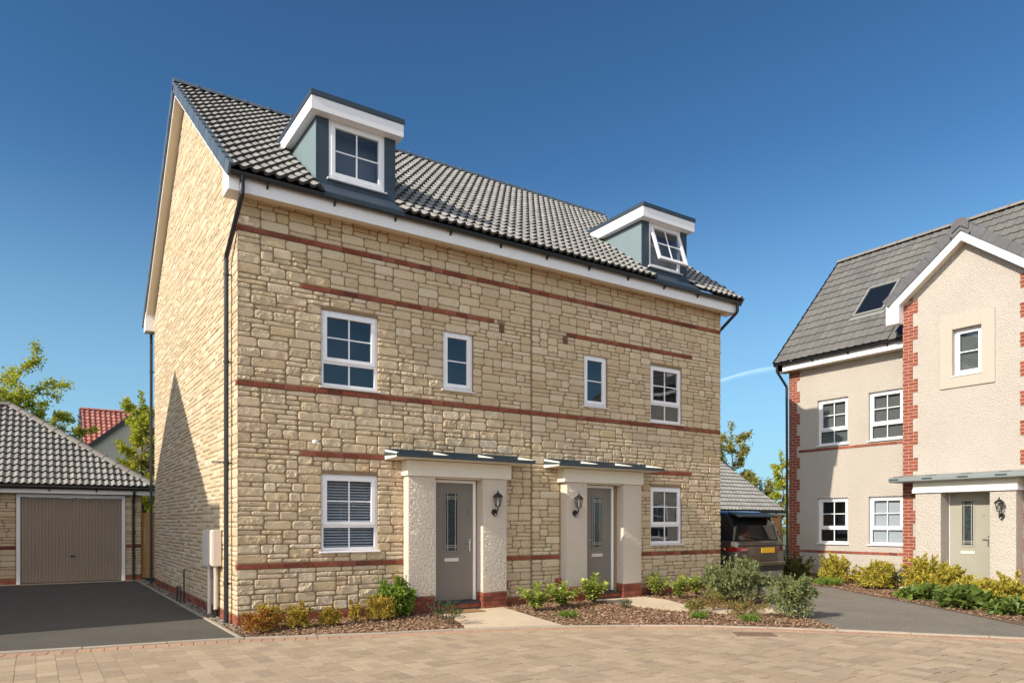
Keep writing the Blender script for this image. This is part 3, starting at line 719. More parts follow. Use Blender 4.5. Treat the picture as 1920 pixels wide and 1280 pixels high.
lantern(FRONT(-.206),4.27,1.745,'black wall lantern with clear glass right of the left taupe door',LG)
lantern(FRONT(-.206),6.08,1.745,'black wall lantern on the pier left of the second taupe door',LG)

# ================================================================== RIGHT HOUSE (rendered, brick quoins)
GX=14.95; WXp=14.30; GY1=1.386; GY0=-9.2; WA,WB=-2.08,-4.79; WC=(WA+WB)/2
K=thing('rendered_house','cream roughcast house with red brick quoins and grey tiled roof at the right','house',(GX,-3,0))
GF=Frame((GX,GY1,0),(0,-1,0),(0,0,1),(-1,0,0)); WF=Frame((WXp,WA,0),(0,-1,0),(0,0,1),(-1,0,0))
gu=lambda y: GY1-y
wu=lambda y: WA-y
wins=[(gu(.525),gu(-.335),.98,2.165),(gu(-.885),gu(-1.745),.98,2.165),(gu(.525),gu(-.335),3.565,4.765),(gu(-.885),gu(-1.745),3.565,4.765)]
more=[(gu(-5.9),gu(-6.9),.98,2.165),(gu(-5.9),gu(-6.9),3.565,4.765),(gu(-7.6),gu(-8.5),3.565,4.765),(gu(-7.6),gu(-8.5),.98,2.165)]
TOPZ=5.86
m=MB(); wall_sheet(m,GF,0,GY1-GY0,.16,TOPZ,wins+more,reveal=.10)
wup=(wu(-3.16),wu(-3.74),4.73,5.735); wdoor=(wu(-3.03),wu(-3.95),.12,2.215)
WTAN=.80; WEZ=6.30
def wtop(y): return WEZ+(min(WA-y,y-WB)+.0)*WTAN
WW=WEZ+.215
wall_sheet(m,WF,0,WA-WB,.16,WW,[wup,wdoor],reveal=.12)
P=WF.P; m.add([P(0,WW),P(WA-WB,WW),P((WA-WB)/2,WW+(WA-WB)/2*WTAN)],[(0,1,2)],.5)
m.quad((WXp,WA,0),(GX,WA,0),(GX,WA,WEZ),(WXp,WA,WEZ),.5); m.quad((WXp,WB,0),(GX,WB,0),(GX,WB,WEZ),(WXp,WB,WEZ),.5)
RXr=17.65; GB=2*RXr-GX
m.add([V((GX,GY1,0)),V((GB,GY1,0)),V((GB,GY1,5.9)),V((RXr,GY1,9.1)),V((GX,GY1,5.9))],[(0,1,2,3,4)],.5)
m.add([V((GX,GY0,0)),V((GB,GY0,0)),V((GB,GY0,5.9)),V((RXr,GY0,9.1)),V((GX,GY0,5.9))],[(0,1,2,3,4)],.5)
m.quad((GB,GY1,0),(GB,GY0,0),(GB,GY0,5.9),(GB,GY1,5.9),.5)
m.build('rendered_wall',M['roughcast'],K,recalc=False)
# brick bands, plinth and toothed quoins
for z in (.72,3.425):
    mb=MB(); bricks(mb,GF,.30,gu(WA)-.02,z,1,-.01,.012); mb.build('brick_band',M['brick'],K,bevel=.002)
mb=MB(); bricks(mb,GF,.0,gu(GY0),.0,2,-.01,.012); mb.build('brick_plinth',M['brick'],K,bevel=.002)
mb=MB(); bricks(mb,WF,0,WA-WB,.0,2,-.01,.012); mb.build('brick_plinth',M['brick'],K,bevel=.002)
def quoin(F,u,dirn,z0,z1,flip=0,long=.335,short=.225,topfn=None):
    q=MB(); z=z0;k=flip
    while z<z1-.02:
        w=long if k%2 else short; zz=min(z+.30,z1)
        a,b=(u,u+w) if dirn>0 else (u-w,u)
        if topfn:
            # trim to the slope of the gable
            pts=[(a,z),(b,z),(b,min(zz,topfn(b))),(a,min(zz,topfn(a)))]
            if pts[2][1]>z+.01 or pts[3][1]>z+.01:
                pts=[(x,max(y,z)) for x,y in pts]; q.prism(F,pts,-.01,.014)
        else: q.box(F,a,b,z,zz,-.01,.014)
        z+=.30; k+=1
    return q.build('quoin',M['brickY'],K)
quoin(GF,0,1,0,TOPZ-.02,1,.33,.24)
quoin(WF,0,1,0,6.85,0,.335,.225,topfn=lambda u: WW+u*WTAN-.01)
quoin(WF,WA-WB,-1,0,6.85,0,.335,.225,topfn=lambda u: WW+(WA-WB-u)*WTAN-.01)
# windows
window(K,GF,*wins[0],'two',recess=.07,back='dark',label='shaded ground floor window beside the corner quoin')
window(K,GF,*wins[1],'two',recess=.07,blind='closed',label='ground floor window with a closed pale blind')
window(K,GF,*wins[2],'two',recess=.07,blind='closed',bmat='curtain',label='upper window half in shade beside the corner quoin')
window(K,GF,*wins[3],'two',recess=.07,blind='closed',bmat='curtain',label='upper window against the brick quoin')
for w_ in more: window(K,GF,*w_,'two',recess=.07)
window(K,WF,*wup,'one',recess=.10,blind='closed',bmat='curtain',label='small gable window in a sand coloured surround')
s=MB(); a,b,c,d=wu(-2.90),wu(-4.00),4.46,6.03
for q in ((a,wup[0],c,d),(wup[1],b,c,d),(wup[0],wup[1],c,wup[2]),(wup[0],wup[1],wup[3],d)): s.box(WF,*q,-.004,.030)
s.build('window_surround',M['surround'],K,bevel=.004)
# porch
for (ya,yb) in ((-2.54,-3.08),(-4.04,-4.52)):
    p=MB(); p.box(WF,wu(ya),wu(yb),.15,2.17,.001,.36); p.build('porch_pier',M['roughcast'],K,bevel=.01)
    p=MB()
    for r in range(2): bricks(p,Frame((WXp-.36,ya,0),(0,-1,0),(0,0,1),(-1,0,0)),0,ya-yb,r*.073,1,-.355,.008)
    p.build('pier_plinth',M['brick'],K)
l=MB(); l.box(WF,wu(-2.50),wu(-4.55),2.255,2.415,.001,.385); l.build('porch_lintel',M['joinery'],K)
l=MB(); l.box(WF,wu(-2.49),wu(-4.56),2.172,2.254,.001,.405); l.build('porch_lintel',M['white'],K,bevel=.003)
c=MB(); Fy=Frame((0,-2.06,0),(-1,0,0),(0,0,1),(0,-1,0))
x0=-WXp
c.prism(Fy,[(x0+.001,2.418),(x0+.55,2.418),(x0+.60,2.435),(x0+.60,2.515),(x0+.55,2.53),(x0+.001,2.60)],0,3.0); c.build('canopy_roof',M['canopygrey'],K,bevel=.004)
for k in range(5):
    r=MB(); yy=.02+k*.72; r.prism(Fy,[(x0+.40,2.49),(x0+.607,2.462),(x0+.607,2.492),(x0+.40,2.56)],yy,yy+.21); r.build('canopy_bracket',M['lead'],K)
door(K,WF,wdoor[0]+.055,wdoor[1]-.03,.17,2.165,M['door2'],handle_right=True,recess=.05)
lantern(Frame((WXp-.362,0,0),(0,-1,0),(0,0,1),(-1,0,0)),4.27,1.70,'bronze black wall lantern in full sun beside the sage green grey door',LG)
# eaves and main roof
RT=(9.33-5.93)/(RXr-(GX-.40)); EX=GX-.40; E2=5.90
def r2(x): return E2+(x-EX)*RT if x<=RXr else E2+(2*RXr-x-EX)*RT
VY=GY1+.20
e=MB(); e.wbox(GX-.30,GX-.275,WA-.0,VY,5.66,5.86); e.build('fascia',M['whitewood'],K,bevel=.004)
e=MB(); e.wbox(GX-.30,GX-.275,GY0-.2,WB+.0,5.66,5.86); e.build('fascia',M['whitewood'],K,bevel=.004)
e=MB(); e.wbox(GX-.274,GX-.001,WA,VY,5.665,5.68); e.build('soffit',M['soffit'],K)
e=MB(); e.prism(Frame((0,GY1+.003,0),(1,0,0),(0,0,1),(0,1,0)),[(GX-.30,5.66),(GX+.05,5.66),(GX+.05,r2(GX+.05)-.09),(GX-.30,r2(GX-.3)-.09)],0,.195); e.build('eaves_box',M['whitewood'],K)
gutter(K,WA,VY+.02,GX-.302,5.87,-1,'y'); 
gutter(K,GY0-.2,WB,GX-.302,5.87,-1,'y')
pipe(K,[(GX-.37,GY1+.13,5.82),(GX-.37,GY1+.13,5.68),(GX-.02,GY1+.07,5.28),(GX+.02,GY1+.07,.02)])
SL2=math.sqrt(1+RT*RT)
R2f=Frame((EX,VY,E2),(0,-1,0),V((1,0,RT)).normalized(),V((-RT,0,1)).normalized())
R2b=Frame((2*RXr-EX,GY0-.2,E2),(0,1,0),V((-1,0,RT)).normalized(),V((RT,0,1)).normalized())
sk=(VY-.0,0)
SKY0,SKY1=-.18,-1.02; SKS0,SKS1=(15.42-EX)*SL2,(16.26-EX)*SL2
WRZ=WEZ+.31; WOV=.30   # wing roof surface level at its eaves
def wroof(y): return WRZ+(min(WA+WOV-y,y-WB+WOV))*WTAN-.02
def keep2(u,s):
    y=VY-u; x=EX+s/SL2; z=r2(x)
    if SKY1<y<SKY0 and SKS0<s<SKS1: return False
    if y<WA+WOV+.1 and y>WB-WOV-.1 and z<wroof(y)-.12: return False
    return True
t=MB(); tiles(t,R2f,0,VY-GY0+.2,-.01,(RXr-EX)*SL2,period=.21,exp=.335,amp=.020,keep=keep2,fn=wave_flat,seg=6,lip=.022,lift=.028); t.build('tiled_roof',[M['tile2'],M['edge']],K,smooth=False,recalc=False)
t=MB(); t.add([R2f.P(0,0,-.01),R2f.P(VY-GY0+.2,0,-.01),R2f.P(VY-GY0+.2,(RXr-EX)*SL2,-.01),R2f.P(0,(RXr-EX)*SL2,-.01)],[(0,1,2,3)],.5)
t.add([R2b.P(0,0,0),R2b.P(VY-GY0+.2,0,0),R2b.P(VY-GY0+.2,(RXr-EX)*SL2,0),R2b.P(0,(RXr-EX)*SL2,0)],[(0,1,2,3)],.5); t.build('roof_underlay',M['tile2'],K,recalc=False)
rt=MB(); ridge_tiles(rt,(RXr,VY+.02,r2(RXr)+.02),(RXr,GY0-.2,r2(RXr)+.02),r=.10); rt.build('ridge',M['tilegrey'],K)
vb=MB(); S_=V((1,0,RT)).normalized(); Fv=Frame((EX,VY,E2),S_,V((-RT,0,1)).normalized(),(0,1,0)); n=14; ex=(RXr-EX)*SL2/n
for k in range(n): a=k*ex; vb.prism(Fv,[(a,-.11),(a+ex,-.11),(a+ex+.01,.035),(a-.01,.055)],-.02,.025)
vb.build('verge_caps',M['black'],K)
# skylight
k=MB(); a,b=VY-SKY0,VY-SKY1
for q in ((a,a+.06,SKS0,SKS1),(b-.06,b,SKS0,SKS1),(a+.06,b-.06,SKS0,SKS0+.07),(a+.06,b-.06,SKS1-.07,SKS1)): k.box(R2f,*q,-.02,.085)
ko=k.build('skylight',M['skyframe'],K,bevel=.006)
k=MB(); k.box(R2f,a+.055,b-.055,SKS0+.065,SKS1-.065,.055,.062); k.build('pane',M['carglass'],ko)
k=MB(); k.box(R2f,a-.05,b+.05,SKS0-.13,SKS0-.002,.02,.045); k.build('flashing',M['skyframe'],ko)
# wing roof with verge tiles and white bargeboards
def wing_slope(sgn):
    y0=WA+WOV if sgn>0 else WB-WOV
    S_=V((0,-sgn,WTAN)).normalized(); N_=V((0,sgn*WTAN,1)).normalized()
    L=((WA-WB)/2+WOV)*math.sqrt(1+WTAN**2)
    F=Frame((WXp-.25,y0,WRZ),(1,0,0),S_,N_); Fb=Frame((WXp-.25,y0,WRZ),S_,N_,(-1,0,0))
    t=MB()
    def kp(u,s):
        x=WXp-.25+u; z=WRZ+s*S_.z
        return z>r2(x)-.15 or x<GX-.3
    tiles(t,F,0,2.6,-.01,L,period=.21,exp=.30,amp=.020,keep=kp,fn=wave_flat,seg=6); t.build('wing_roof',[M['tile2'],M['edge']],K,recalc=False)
    t=MB(); t.add([F.P(0,0,-.01),F.P(.75,0,-.01),F.P(2.65,L,-.01),F.P(0,L,-.01)],[(0,1,2,3)],.5); t.build('roof_underlay',M['tile2'],K,recalc=False)
    v=MB(); n=7; e_=L/n
    for k in range(n):
        v.prism(Fb,[(k*e_,-.05),(k*e_+e_-.006,-.05),(k*e_+e_-.006,.058),(k*e_,.066)],-.20,.018+.004*(k%2))
        v.prism(Fb,[(k*e_,-.13),(k*e_+e_-.006,-.13),(k*e_+e_-.006,-.05),(k*e_,-.05)],-.01,.018+.004*(k%2))
    v.build('verge_tiles',M['verge2'],K)
    b=MB(); b.prism(Fb,[(.10,-.29),(L+.0,-.29),(L+.0,-.125),(.05,-.125)],-.045,-.012); b.build('bargeboard',M['white'],K,bevel=.003)
    b=MB(); b.prism(Fb,[(.10,-.27),(L,-.27),(L,-.255),(.10,-.255)],-.25,-.046); b.build('soffit',M['soffit'],K)
    b=MB(); ya,yb=(WA-.02,y0-.02) if sgn>0 else (y0+.02,WB+.02)
    b.prism(Frame((WXp-.215,0,0),(0,1,0),(0,0,1),(1,0,0)),[(ya,6.10),(yb,6.10),(yb,(WRZ-.04) if sgn>0 else WRZ+.12),(ya,WRZ+.12 if sgn>0 else WRZ-.04)],-.01,.21); b.build('eaves_box',M['white'],K,bevel=.003)
wing_slope(1); wing_slope(-1)
cp=MB(); zr=WRZ+((WA-WB)/2+WOV)*WTAN
Fc=Frame((WXp-.30,WC,zr),(0,-1,0),(0,0,1),(1,0,0)); cp.prism(Fc,[(-.17,-.19),(0,-.07),(.17,-.19),(.17,-.02),(.07,.09),(-.07,.09),(-.17,-.02)],.0,.05); ridge_tiles(cp,(WXp-.27,WC,zr+.01),(16.5,WC,zr+.01),r=.10)
cp.build('wing_ridge',M['verge2'],K)
cp=MB(); cp.prism(Frame((WXp-.2385,WC,zr),(0,-1,0),(0,0,1),(1,0,0)),[(-.2,-.24),(0,-.08),(.2,-.24),(.2,-.525),(0,-.365),(-.2,-.525)],0,.03); cp.build('bargeboard_joint',M['white'],K)
cp=MB(); cp.prism(Frame((WXp-.272,WC,zr),(0,-1,0),(0,0,1),(1,0,0)),[(-.2,-.14),(0,.02),(.2,-.14),(.2,-.32),(0,-.16),(-.2,-.32)],0,.03); cp.build('verge_joint',M['verge2'],K)
fl=MB(); fl.add([V((GX-.55,WA+.02,5.93)),V((GX-.1,WA+.02,6.38)),V((GX-.1,WA+.26,6.38)),V((GX-.35,WA+.36,6.05))],[(0,1,2,3)],.5); fl.build('lead_flashing',M['black'],K,recalc=False)

# ================================================================== GARAGES
def stone_garage():
    G=thing('stone_garage','low stone garage with brown grey ribbed door and hipped grey roof','garage',(-3,10.3,0))
    y=10.3; xl,xr=-6.4,-.12; d0,d1=-2.74,-.56
    F=FRONT(y)
    m=MB(); wall_sheet(m,F,xl,xr,0,2.3,[(d0-.08,d1+.08,0,2.20)],reveal=.1); 
    m.quad((xr,y,0),(xr,y+5.8,0),(xr,y+5.8,2.3),(xr,y,2.3),.5); m.quad((xl,y,0),(xl,y+5.8,0),(xl,y+5.8,2.3),(xl,y,2.3),.5); m.quad((xl,y+5.8,0),(xr,y+5.8,0),(xr,y+5.8,2.3),(xl,y+5.8,2.3),.5)
    m.build('mortar_wall',M['mortar'],G,recalc=False)
    h=[(d0-.08,d1+.08,0,2.22)]
    for (a,b) in ((xl,d0-.09),(d1+.09,xr)):
        m=MB(); pack_stones(m,F,a,b,.16,.86,(),corner1=(b==xr)); pack_stones(m,F,a,b,.945,2.28,(),corner1=(b==xr))
        m.build('stonework',M['stone'],G,smooth=True,recalc=False)
    for (p,q) in ((xl,d0-.09),(d1+.09,xr)):
        b=MB(); bricks(b,F,p,q,.87,1); b.build('brick_band',M['brick'],G,bevel=.002)
        b=MB(); bricks(b,F,p,q,0,2); b.build('brick_plinth',M['brick'],G,bevel=.002)
    f=MB(); f.box(F,d0-.08,d0,0,2.14,-.06,.02); f.box(F,d1,d1+.08,0,2.14,-.06,.02); f.box(F,d0-.08,d1+.08,2.14,2.22,-.06,.021); f.build('door_frame',M['white'],G,bevel=.004)
    dm=MB(); dm.box(F,d0+.003,d1-.003,.03,2.135,-.09,-.062)
    n=30; w=(d1-d0-.02)/n
    for k in range(n):
        a=d0+.01+k*w; dm.prism(Frame((a,y,0),(1,0,0),(0,-1,0),(0,0,1)),[(.006,-.0615),(w-.006,-.0615),(w-.014,-.053),(.014,-.053)],.035,2.13)
    do=dm.build('garage_door',M['garagedoor'],G)
    hh=MB(); hh.box(F,(d0+d1)/2-.05,(d0+d1)/2+.05,.66,.69,-.045,-.02); hh.build('handle',M['lamp'],do,bevel=.004)
    Y0=10.0; XR=.20; XLe=-6.7; ez=2.42; ay=13.2; T=(4.70-ez)/(ay-Y0); sl=math.sqrt(1+T*T)
    Fr=Frame((XLe,Y0,ez),(1,0,0),V((0,1,T)).normalized(),V((0,-T,1)).normalized())
    Wd=XR-XLe
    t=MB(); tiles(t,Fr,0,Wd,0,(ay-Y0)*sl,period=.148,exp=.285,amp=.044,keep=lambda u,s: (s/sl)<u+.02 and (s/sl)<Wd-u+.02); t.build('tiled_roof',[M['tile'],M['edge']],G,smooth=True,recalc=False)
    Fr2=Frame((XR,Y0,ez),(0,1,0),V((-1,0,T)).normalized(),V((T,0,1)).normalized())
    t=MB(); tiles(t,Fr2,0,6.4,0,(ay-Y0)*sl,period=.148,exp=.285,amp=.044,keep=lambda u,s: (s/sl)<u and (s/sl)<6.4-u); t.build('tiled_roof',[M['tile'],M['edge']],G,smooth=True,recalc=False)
    t=MB(); A=V((XLe+3.2,ay,4.70)); B=V((XR-3.2,ay,4.70)); p=[V((XLe,Y0,ez)),V((XR,Y0,ez)),V((XR,Y0+6.4,ez)),V((XLe,Y0+6.4,ez))]; dz=V((0,0,-.02))
    t.add([q+dz for q in (p[0],p[1],B,A)],[(0,1,2,3)],.5); t.add([q+dz for q in (p[1],p[2],B)],[(0,1,2)],.5); t.add([q+dz for q in (p[2],p[3],A,B)],[(0,1,2,3)],.5); t.add([q+dz for q in (p[3],p[0],A)],[(0,1,2)],.5)
    t.build('roof_underlay',M['tilegrey'],G,recalc=False)
    r=MB(); up=V((0,0,.06)); ridge_tiles(r,B+up,V((XR,Y0,ez))+up,L=.42,r=.095); ridge_tiles(r,A+up,B+up,L=.42,r=.095); ridge_tiles(r,A+up,p[0]+up,L=.42,r=.095); ridge_tiles(r,B+up,p[2]+up,L=.42,r=.095); r.build('ridge',M['tilegrey'],G)
    e=MB(); e.wbox(XLe+.05,XR-.03,Y0+.09,Y0+.115,2.235,2.40); e.build('fascia',M['whitewood'],G,bevel=.003)
    e=MB(); e.wbox(XLe+.05,XR-.03,Y0+.116,y-.001,2.24,2.255); e.build('soffit',M['soffit'],G)
    gutter(G,XLe,XR,Y0+.088,2.40,-1)
    pipe(G,[(-.30,Y0+.03,2.36),(-.30,Y0+.03,2.25),(-.30,y-.06,2.05),(-.30,y-.06,.0)],r=.033)
stone_garage()
def far_garage():
    G=thing('rear_garage','pale grey tiled garage roof rising behind the parked car','garage',(22,12,0))
    Y0,ez,T=10.2,2.07,.68; XL_,XR_=17.0,27.2; ay=15.0; sl=math.sqrt(1+T*T)
    m=MB(); m.wbox(XL_+.3,XR_-.2,Y0+.3,2*ay-Y0-.3,0,ez-.05); m.build('rendered_wall',M['roughcast'],G)
    m=MB(); m.prism(Frame((XR_-.2,0,0),(0,1,0),(0,0,1),(1,0,0)),[(Y0+.3,ez-.05),(2*ay-Y0-.3,ez-.05),(ay,ez+(ay-Y0)*T-.1)],-.1,0); m.build('gable_wall',M['roughcast'],G)
    Fr=Frame((XL_,Y0,ez),(1,0,0),V((0,1,T)).normalized(),V((0,-T,1)).normalized())
    t=MB(); tiles(t,Fr,0,XR_-XL_,0,(ay-Y0)*sl,period=.235,exp=.35,amp=.045); t.build('tiled_roof',[M['tile'],M['edge']],G,smooth=True,recalc=False)
    t=MB(); q=[V((XL_,Y0,ez-.01)),V((XR_,Y0,ez-.01)),V((XR_,ay,ez+(ay-Y0)*T-.01)),V((XL_,ay,ez+(ay-Y0)*T-.01))]; t.add(q,[(0,1,2,3)],.5)
    t.add([q[3],q[2],V((XR_,2*ay-Y0,ez)),V((XL_,2*ay-Y0,ez))],[(0,1,2,3)],.5); t.build('roof_underlay',M['tile'],G,recalc=False)
    e=MB(); e.wbox(XL_,XR_-.02,Y0+.08,Y0+.10,ez-.17,ez-.03); e.build('fascia',M['whitewood'],G)
    gutter(G,XL_,XR_,Y0+.078,ez-.02,-1)
far_garage()

# fences
def fence(name,label,x0,x1,y,h):
    F=thing(name,label,'fence',((x0+x1)/2,y,0))
    b=MB(); x=x0
    while x<x1-.01:
        b.wbox(x,min(x+.118,x1),y-.012+R.uniform(-.004,.004),y+.01,.05,h+R.uniform(-.008,.008)); x+=.125
    b.build('boards',M['fence'],F)
    b=MB(); b.wbox(x0,x1,y+.012,y+.05,.35,.43); b.wbox(x0,x1,y+.012,y+.05,h-.3,h-.22); b.build('rail',M['fence'],F)
    for px in (x0,x1-.09): 
        b=MB(); b.wbox(px,px+.09,y+.052,y+.14,0,h-.03); b.build('post',M['fence'],F)
fence('timber_fence','orange brown close boarded fence squeezed between garage and stone side wall',-.13,1.6,10.42,1.78)
fence('timber_fence','brown close boarded fence behind the parked car and against the brick quoin',12.6,14.92,1.62,1.74)

# ================================================================== BACKGROUND AND SURROUNDING HOUSES
def red_house():
    G=thing('red_roof_house','distant cream house with red pantile roof behind the garage','house',(4,34,0))
    y0,y1=35.4,40.6; x0,x1=-.1,12; ry=38.0; rz=8.15; ez=5.3; T=(rz-ez)/(ry-y0); sl=math.sqrt(1+T*T)
    m=MB(); m.add([V((x0,y0+.3,0)),V((x0,y1-.3,0)),V((x0,y1-.3,ez+.2)),V((x0,ry,rz-.15)),V((x0,y0+.3,ez+.2))],[(0,1,2,3,4)],.5)
    m.quad((x0,y0+.3,0),(x1,y0+.3,0),(x1,y0+.3,ez+.2),(x0,y0+.3,ez+.2),.5); m.quad((x0,y1-.3,0),(x1,y1-.3,0),(x1,y1-.3,ez+.2),(x0,y1-.3,ez+.2),.5); m.quad((x1,y0+.3,0),(x1,y1-.3,0),(x1,y1-.3,ez+.2),(x1,y0+.3,ez+.2),.5)
    m.build('rendered_wall',M['roughcast'],G,recalc=False)
    Fr=Frame((x0-.12,y0,ez),(1,0,0),V((0,1,T)).normalized(),V((0,-T,1)).normalized())
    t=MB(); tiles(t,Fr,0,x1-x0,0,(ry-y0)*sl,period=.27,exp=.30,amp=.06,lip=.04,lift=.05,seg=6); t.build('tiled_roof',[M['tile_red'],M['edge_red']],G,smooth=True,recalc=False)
    t=MB(); q=[V((x0-.12,y0,ez-.02)),V((x1,y0,ez-.02)),V((x1,ry,rz-.02)),V((x0-.12,ry,rz-.02))]; t.add(q,[(0,1,2,3)],.5); t.add([q[3],q[2],V((x1,y1,ez)),V((x0-.12,y1,ez))],[(0,1,2,3)],.5); t.build('roof_underlay',M['tile_red'],G,recalc=False)
    v=MB(); v.prism(Frame((x0-.14,y0,ez),V((0,1,T)).normalized(),V((0,-T,1)).normalized(),(-1,0,0)),[(0,-.16),((ry-y0)*sl,-.16),((ry-y0)*sl,.08),(0,.08)],-.03,.03)
    v.prism(Frame((x0-.14,y1,ez),V((0,-1,T)).normalized(),V((0,T,1)).normalized(),(-1,0,0)),[(0,-.16),((ry-y0)*sl,-.16),((ry-y0)*sl,.08),(0,.08)],-.03,.03); v.build('verge_caps',M['verge'],G)
    r=MB(); ridge_tiles(r,(x0-.12,ry,rz+.05),(x1,ry,rz+.05)); r.build('ridge',M['tile_red'],G)
    # grey gabled wing towards us
    cx,cy=2.45,31.6; hw=2.7; az=7.72; wz=5.35; T2=(az-wz)/hw
    m=MB(); m.add([V((cx-hw+.15,cy,0)),V((cx+hw-.15,cy,0)),V((cx+hw-.15,cy,wz)),V((cx,cy,az-.12)),V((cx-hw+.15,cy,wz))],[(0,1,2,3,4)],.5)
    for sx in (-1,1): m.quad((cx+sx*(hw-.15),cy,0),(cx+sx*(hw-.15),38,0),(cx+sx*(hw-.15),38,wz),(cx+sx*(hw-.15),cy,wz),.5)
    m.build('gable_wall',M['roughcast'],G,recalc=False)
    for sx in (-1,1):
        t=MB(); t.prism(Frame((cx,cy-.12,az),V((sx,0,-T2)).normalized(),V((sx*T2,0,1)).normalized(),(0,1,0)),[(0,-.05),(hw*math.sqrt(1+T2*T2)+.15,-.05),(hw*math.sqrt(1+T2*T2)+.15,.03),(0,.03)],0,6.3); t.build('wing_roof',[M['tile_red'],M['edge_red']],G)
        t=MB(); t.prism(Frame((cx,cy-.16,az),V((sx,0,-T2)).normalized(),V((sx*T2,0,1)).normalized(),(0,1,0)),[(0,-.14),(hw*math.sqrt(1+T2*T2)+.2,-.14),(hw*math.sqrt(1+T2*T2)+.2,.06),(0,.06)],0,.035); t.build('verge_caps',M['black'],G)
red_house()
# neighbour to the left, out of frame: it throws the pointed shade on the side wall and drive
def neighbour():
    G=thing('neighbour_house','brick gabled house standing left of the drive outside the picture','house',(-13,5,0))
    x=-8.6
    prof=[(9.28,0),(9.28,6.6),(4.83,10.02),(1.40,7.20),(.43,7.16),(.43,0)]
    m=MB(); m.prism(Frame((x,0,0),(0,-1,0),(0,0,1),(-1,0,0)),[(-a,b) for a,b in prof[::1]],0.0,8.0); m.build('brick_wall',M['brickY'],G)
    for (a,b) in ((prof[2],prof[1]),(prof[2],prof[3])):
        a=V((0,a[0],a[1]));b=V((0,b[0],b[1])); d=(b-a); L=d.length+.02; d.normalize(); nrm=V((0,-d.z,d.y)); nrm=nrm if nrm.z>0 else -nrm
        t=MB(); t.prism(Frame((x+.02,a.y,a.z),d,nrm,(-1,0,0)),[(0,.0),(L,.0),(L,.03),(0,.03)],0,8.1); t.build('roof',M['tilegrey'],G)
    F=Frame((x,0,0),(0,1,0),(0,0,1),(1,0,0))
    for (u,v) in ((3,1),(6,1),(3,3.6),(6,3.6)):
        w=MB(); w.box(F,u,u+1.0,v,v+1.2,.003,.04); wo=w.build('window',M['white'],G); w=MB(); w.box(F,u+.09,u+.91,v+.09,v+1.11,.041,.05); w.build('pane',M['leadglass'],wo)
neighbour()
def opposite():
    G=thing('opposite_house','red brick house across the road, seen only mirrored in the windows','house',(10,-22,0))
    y=-20.5; F=Frame((16.0,y,0),(-1,0,0),(0,0,1),(0,1,0))
    m=MB(); m.box(F,0,9.0,0,5.1,-7.5,0); m.build('brick_wall',M['brickX'],G)
    T=.65
    m=MB(); m.prism(Frame((7.0,0,0),(0,1,0),(0,0,1),(1,0,0)),[(y+.4,5.05),(y-3.75,5.05+4.15*T),(y-7.9,5.05),(y-7.9,5.0),(y+.4,4.9)],-.2,9.2); m.build('roof',M['tilegrey'],G)
    e=MB(); e.box(F,-.2,9.2,4.78,4.95,.33,.36); e.build('fascia',M['white'],G)
    for (u,v) in ((1,1),(3.2,1),(6.8,1),(1,3.3),(3.2,3.3),(6.8,3.3)):
        w=MB()
        for q in ((u,u+.08,v,v+1.2),(u+1.02,u+1.1,v,v+1.2),(u,u+1.1,v,v+.08),(u,u+1.1,v+1.12,v+1.2),(u+.52,u+.58,v,v+1.2),(u,u+1.1,v+.5,v+.56)): w.box(F,*q,.002,.05)
        wo=w.build('window',M['white'],G); w=MB(); w.box(F,u+.03,u+1.07,v+.03,v+1.17,.001,.02); w.build('pane',M['leadglass'],wo)
    d=MB(); d.box(F,5.2,6.1,0,2.1,.002,.04); d.build('door',M['door'],G)
    pr=MB(); pr.box(F,5.0,6.3,2.3,2.42,.002,.6); pr.build('canopy',M['white'],G)
opposite()

# ================================================================== GROUND
def sheet(name,pts,z,m,kind='structure',thick=0):
    b=MB(); n=len(pts)
    b.add([V((x,y,z)) for x,y in pts],[tuple(range(n))],.5)
    if thick:
        b.add([V((x,y,z)) for x,y in pts]+[V((x,y,z-thick)) for x,y in pts],[(i,(i+1)%n,n+(i+1)%n,n+i) for i in range(n)],.5)
    o=b.build(name,m,recalc=False); o['kind']=kind; return o
sheet('ground',[(-300,-300),(300,-300),(300,300),(-300,300)],-.03,M['ground'])
# road edge (kerb) curve, left to right
edge=[(-9,1.2),(-5.5,.10),(-2.8,-.70),(-1.4,-.93),(-.21,-1.16),(1.36,-1.73),(2.5,-2.05),(3.57,-2.46),(4.6,-2.98),(5.6,-3.65),(6.3,-4.35),(6.9,-5.05),(7.6,-5.95),(8.28,-6.85),(9.2,-8.3),(10.2,-10.2)]
def smooth_curve(pts,k=6):
    out=[]
    for i in range(len(pts)-1):
        p0=V(pts[max(i-1,0)]).to_3d();p1=V(pts[i]).to_3d();p2=V(pts[i+1]).to_3d();p3=V(pts[min(i+2,len(pts)-1)]).to_3d()
        for j in range(k):
            t=j/k; out.append(.5*((2*p1)+(-p0+p2)*t+(2*p0-5*p1+4*p2-p3)*t*t+(-p0+3*p1-3*p2+p3)*t**3))
    out.append(V(pts[-1]).to_3d()); return out
EC=smooth_curve(edge)
def offset(curve,d):
    out=[]
    for i,p in enumerate(curve):
        t=(curve[min(i+1,len(curve)-1)]-curve[max(i-1,0)]).normalized(); out.append(p+V((t.y,-t.x,0))*d)   # to the road side
    return out
def arclen(curve):
    L=[0]
    for a,b in zip(curve,curve[1:]): L.append(L[-1]+(b-a).length)
    return L
